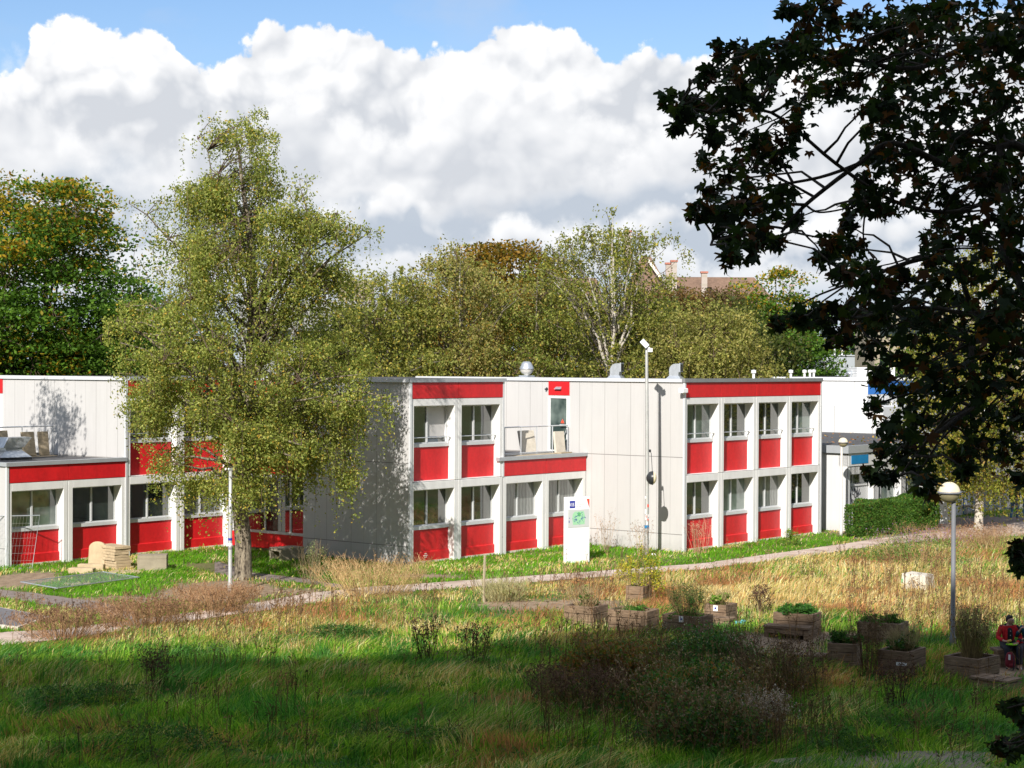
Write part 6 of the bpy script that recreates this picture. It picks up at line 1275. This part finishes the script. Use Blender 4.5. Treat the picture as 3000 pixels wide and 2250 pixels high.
def person(label, loc, rz, J, clothes, hairm, long_hair=False, group=None, head_dir=(0, -1, 0), shoe='shoed', sandwich=None):
    t = thing('person', label, 'person', loc, rz, group); hd = Vector(head_dir).normalized()
    P, S_, Ch, N_, Hd = (Vector(J[k]) for k in ('pelvis', 'spine', 'chest', 'neck', 'head'))
    lat = Vector((-hd.y, hd.x, 0)).normalized()
    body = [[(*P, .12), (*S_, .115), (*Ch, .125), (*N_, .052), (*(N_*.45+Hd*.55-hd*.0), .062), (*Hd, .088), (*(Hd+Vector((0, 0, .055))-hd*.012), .078)],
            [(*Hd, .088), (*(Hd+hd*.104-Vector((0, 0, .016))), .019)], [(*Hd, .088), (*(Hd+hd*.064-Vector((0, 0, .070))), .034)], [(*Hd, .088), (*(Hd+lat*.088-Vector((0, 0, .01))), .016)], [(*Hd, .088), (*(Hd-lat*.088-Vector((0, 0, .01))), .016)]]
    arms = []; legs = []; shoes = []
    for sd in (-1, 1):
        sh, el, wr = (Vector(J[k+('R' if sd < 0 else 'L')]) for k in ('sh', 'el', 'wr')); hp, kn, an = (Vector(J[k+('R' if sd < 0 else 'L')]) for k in ('hip', 'knee', 'ank')); ft = Vector(J.get('toe'+('R' if sd < 0 else 'L'), an+Vector((0, -.17, -.05))))
        body.append([(*Ch, .125), (*sh, .062), (*((sh+el)/2), .046), (*el, .040), (*((el+wr)/2), .036), (*wr, .024)]); body += hand(wr, J['hd'+('R' if sd < 0 else 'L')], (0, -.2, 1), 1.0, .9, sd)
        body.append([(*P, .12), (*hp, .088), (*((hp+kn)/2), .074), (*kn, .055), (*((kn+an)/2), .05), (*an, .038), (*ft, .030)])
        arms.append([(*Ch, .145), (*sh, .080), (*((sh+el)/2), .064), (*el, .057), (*((el*.45+wr*.55)), .050), (*(el*.12+wr*.88), .040)])
        legs.append([(*P, .135), (*hp, .105), (*((hp+kn)/2), .090), (*kn, .072), (*((kn+an)/2), .066), (*(an*.92+kn*.08), .058)]); shoes.append([(*(an-Vector((0, -.03, .03))), .045), (*((an+ft)/2-Vector((0, 0, .015))), .046), (*ft, .040)])
    skin_mesh('body', body, M['skin'], t)
    skin_mesh('jacket' if 'jacket' in clothes else 'shirt', [[(*(P+Vector((0, 0, .02))), .150), (*S_, .145), (*Ch, .145), (*(Ch*.35+N_*.65), .085)]]+arms, M[clothes.get('jacket', clothes.get('shirt'))], t)
    skin_mesh('trousers', legs, M[clothes['trousers']], t)
    for s_ in shoes: skin_mesh('shoe', [s_], M[shoe], t, 1)
    m_ = MB(); n1, n2 = 9, 16; vs = []
    for i in range(n1+1):
        ph = pi*i/n1*.60
        for k in range(n2):
            a_ = 2*pi*k/n2; q = Vector((math.sin(ph)*math.cos(a_), math.sin(ph)*math.sin(a_), math.cos(ph))); back = -(q.dot(hd)); dip = .055*max(0, back)*(i/n1)**2-.075*max(0, -back)*(i/n1)**1.5
            vs.append(Hd+Vector((0, 0, .026))-hd*.022+Vector((q.x*(.087-.010*(i/n1)**3), q.y*(.087-.010*(i/n1)**3), q.z*.092-dip))*(1+.04*math.sin(5*k+3*i)))
    m_.add(vs, [(i*n2+k, (i+1)*n2+k, (i+1)*n2+(k+1) % n2, i*n2+(k+1) % n2) for i in range(n1) for k in range(n2)]); hr = m_.build('hair', M[hairm], t, smooth=True)
    sd_ = hr.modifiers.new('Solid', 'SOLIDIFY'); sd_.thickness = .012; sd_.offset = 0
    if long_hair: skin_mesh('hair', [[(*(Hd-hd*.055-Vector((0, 0, .03))), .06), (*(Hd-hd*.09-Vector((0, 0, .18))), .075), (*(Hd-hd*.10-Vector((0, 0, .36))), .05)]], M[hairm], t)
    for q in (-1, 1): m_ = MB(); c_ = Hd+hd*.082+lat*.032*q+Vector((0, 0, .012)); m_.lathe([(0, -.009), (.008, -.005), (.011, 0), (.008, .005), (0, .009)], c_, 8); m_.build('eye', M['black'], t, smooth=True)
    for q in (-1, 1): m_ = MB(); c_ = Hd+hd*.086+lat*.032*q+Vector((0, 0, .030)); m_.tube([c_-lat*.018, c_+hd*.004, c_+lat*.018], .005, 5); m_.build('eyebrow', M[hairm], t)
    m_ = MB(); c_ = Hd+hd*.090-Vector((0, 0, .050)); m_.tube([c_-lat*.024, c_+hd*.006, c_+lat*.024], .005, 5); m_.build('mouth', mat('lips', (.25, .08, .07), .5), t)
    return t
Xp = (2950-1500)/F*43.5; by = BENCH.location.y+.28
J1 = dict(pelvis=(0, 0, .56), spine=(0, -.02, .73), chest=(0, -.05, .89), neck=(.0, -.07, 1.03), head=(.02, -.10, 1.135), shR=(-.18, -.05, .96), elR=(-.27, -.10, .73), wrR=(-.17, -.32, .68), hdR=(.5, -.5, .0), shL=(.18, -.05, .96), elL=(.27, -.10, .72), wrL=(.13, -.32, .62), hdL=(-.9, -.3, .05), hipR=(-.10, -.02, .54), kneeR=(-.14, -.44, .53), ankR=(-.12, -.42, .10), hipL=(.10, -.02, .54), kneeL=(.13, -.46, .54), ankL=(.12, -.46, .10))
p1 = person('man in red jacket with black shirt sitting on the bench, holding a green plate', (Xp, by, 0), 0, J1, {'jacket': 'jred', 'trousers': 'trous'}, 'hair', head_dir=(.72, -.66, -.22))
skin_mesh('shirt', [[(0, -.10, .60, .085), (0, -.125, .75, .080), (0, -.135, .88, .075), (0, -.12, .98, .055)]], M['jblack'], p1)
skin_mesh('collar', [[(-.10, -.08, 1.0, .035), (-.04, -.01, 1.03, .04), (.04, -.01, 1.03, .04), (.10, -.08, 1.0, .035)], [(-.19, -.07, .99, .04), (-.23, -.085, .90, .045)], ], M['jblack'], p1)
skin_mesh('shoulder_patch', [[(.16, -.075, 1.01, .045), (.235, -.09, .93, .05), (.262, -.12, .83, .045)]], M['jblack'], p1)
skin_mesh('shoulder_patch', [[(-.16, -.075, 1.01, .045), (-.20, -.08, .97, .045)], [(-.272, -.11, .80, .050), (-.285, -.11, .74, .062), (-.25, -.2, .70, .056)]], M['jblack'], p1)
skin_mesh('lapel', [[(-.075, -.155, .95, .028), (-.085, -.175, .80, .026), (-.085, -.165, .64, .026)], [(.075, -.155, .95, .028), (.085, -.175, .80, .026), (.085, -.165, .64, .026)]], M['jred'], p1)
skin_mesh('cuff', [[(.235, -.16, .70, .056), (.17, -.27, .65, .050)]], M['jblack'], p1)
for z in (.70, .80, .90): m_ = MB(); m_.obox((.0, -.213, z), (.014, .006, .014)); m_.build('shirt_button', M['white'], p1)
def at1(x, y, z): return (Xp+x, by+y, z)
m_ = MB(); m_.lathe([(0, 0), (.11, .0), (.135, .022), (.125, .024), (.10, .008), (0, .008)], seg=24); o = m_.build('plate', M['lime'], None, smooth=True); o.location = at1(-.02, -.39, .60); tag(o, 'lime green plastic plate on the lap of the man in red', 'plate')
def bun(name, label, loc, r1, L_, ry, m1, m2=None):
    t = thing(name, label, 'sandwich', loc); t.rotation_euler = (0, ry, .2)
    skin_mesh('bread', [[(-L_/2, 0, 0, r1*.7), (-L_/4, 0, 0, r1), (L_/4, 0, 0, r1), (L_/2, 0, 0, r1*.75)]], M[m1], t, 1)
    if m2: skin_mesh('wrapper', [[(L_/2+.02, 0, 0, r1*1.0), (L_*.1, 0, 0, r1*1.18)]], M[m2], t, 1)
bun('sandwich', 'golden sandwich roll in the right hand of the man in red', at1(-.08, -.40, .70), .03, .13, -.15, 'bread')
# second man, cut by the frame edge
J2 = dict(pelvis=(0, 0, .56), spine=(0, -.02, .72), chest=(0, -.06, .87), neck=(.0, -.09, 1.0), head=(-.01, -.13, 1.09), shR=(-.17, -.08, .94), elR=(-.27, -.20, .76), wrR=(-.16, -.33, .92), hdR=(.5, -.1, .8), shL=(.17, -.03, .94), elL=(.22, -.20, .70), wrL=(.02, -.40, .72), hdL=(-.9, -.2, .3), hipR=(-.10, -.02, .54), kneeR=(-.12, -.46, .53), ankR=(-.10, -.52, .10), hipL=(.10, -.02, .54), kneeL=(.14, -.46, .54), ankL=(.14, -.42, .10))
p2 = person('man in teal shirt eating beside the man in red, cut by the right frame edge', (Xp+.50, by, 0), -.45, J2, {'shirt': 'teal', 'trousers': 'greytr'}, 'hair', head_dir=(-.75, -.6, -.1), shoe='shoew')
bun('sandwich', 'paper-wrapped sandwich held by the man in the teal shirt', (Xp+.31, by-.40, .74), .038, .15, pi/2, 'bread', 'foil')
# rucksack
t = thing('rucksack', 'dark red rucksack standing against the bench at the feet of the man in red', 'rucksack', (Xp-.12, by-.66, 0), .15)
skin_mesh('bag', [[(0, 0, .10, (.13, .10)), (0, .0, .26, (.14, .11)), (0, .02, .42, (.10, .08)), (0, .03, .48, (.06, .05))]], M['maroon'], t)
skin_mesh('front_pocket', [[(0, -.09, .11, (.10, .06)), (0, -.09, .24, (.10, .055))]], M['maroon'], t, 1)
m_ = MB(); m_.tube([(-.03, .0, .50), (-.02, -.02, .57), (.03, -.02, .57), (.04, 0, .50)], .012, 6); m_.tube([(.0, -.155, .08), (.02, -.16, .30), (.01, -.10, .46)], .012, 5); m_.build('strap', M['jblack'], t)
m_ = MB(); m_.obox((-.08, -.13, .38), (.05, .01, .12), -.4); m_.build('label_patch', M['white'], t)
t = thing('red_bag', 'small bright red bag on the bench between the two seated men', 'bag', (Xp+.26, by-.12, .47)); skin_mesh('bag', [[(0, 0, .07, .10), (.02, 0, .19, .07)]], M['jred'], t, 1)
# walkers in the deep shade
def walker(label, px, py, dist_fix, top, trs, hairm, rz, lh):
    q = G(px, py); Jw = dict(pelvis=(0, 0, .95), spine=(0, 0, 1.13), chest=(0, 0, 1.33), neck=(0, 0, 1.48), head=(0, -.02, 1.60), shR=(-.17, 0, 1.41), elR=(-.22, .04, 1.13), wrR=(-.20, -.06, .88), hdR=(0, -.2, -1), shL=(.17, 0, 1.41), elL=(.22, -.02, 1.13), wrL=(.20, -.14, .90), hdL=(0, -.2, -1), hipR=(-.09, 0, .91), kneeR=(-.10, -.16, .50), ankR=(-.10, -.10, .10), hipL=(.09, 0, .91), kneeL=(.10, .06, .50), ankL=(.10, .28, .12))
    return person(label, (q.x, q.y, 0), rz, Jw, {'jacket': top, 'trousers': trs}, hairm, long_hair=lh, shoe='shoew')
walker('long-haired person in dark top and flared jeans walking in the shade at the right', 2972, 1527, 0, 'jblack', 'jeans', 'blond', 2.6, True)
walker('second walker in jeans, barely in view at the right edge in the shade', 3008, 1522, 0, 'jblack', 'jeans', 'hair', 2.6, False)
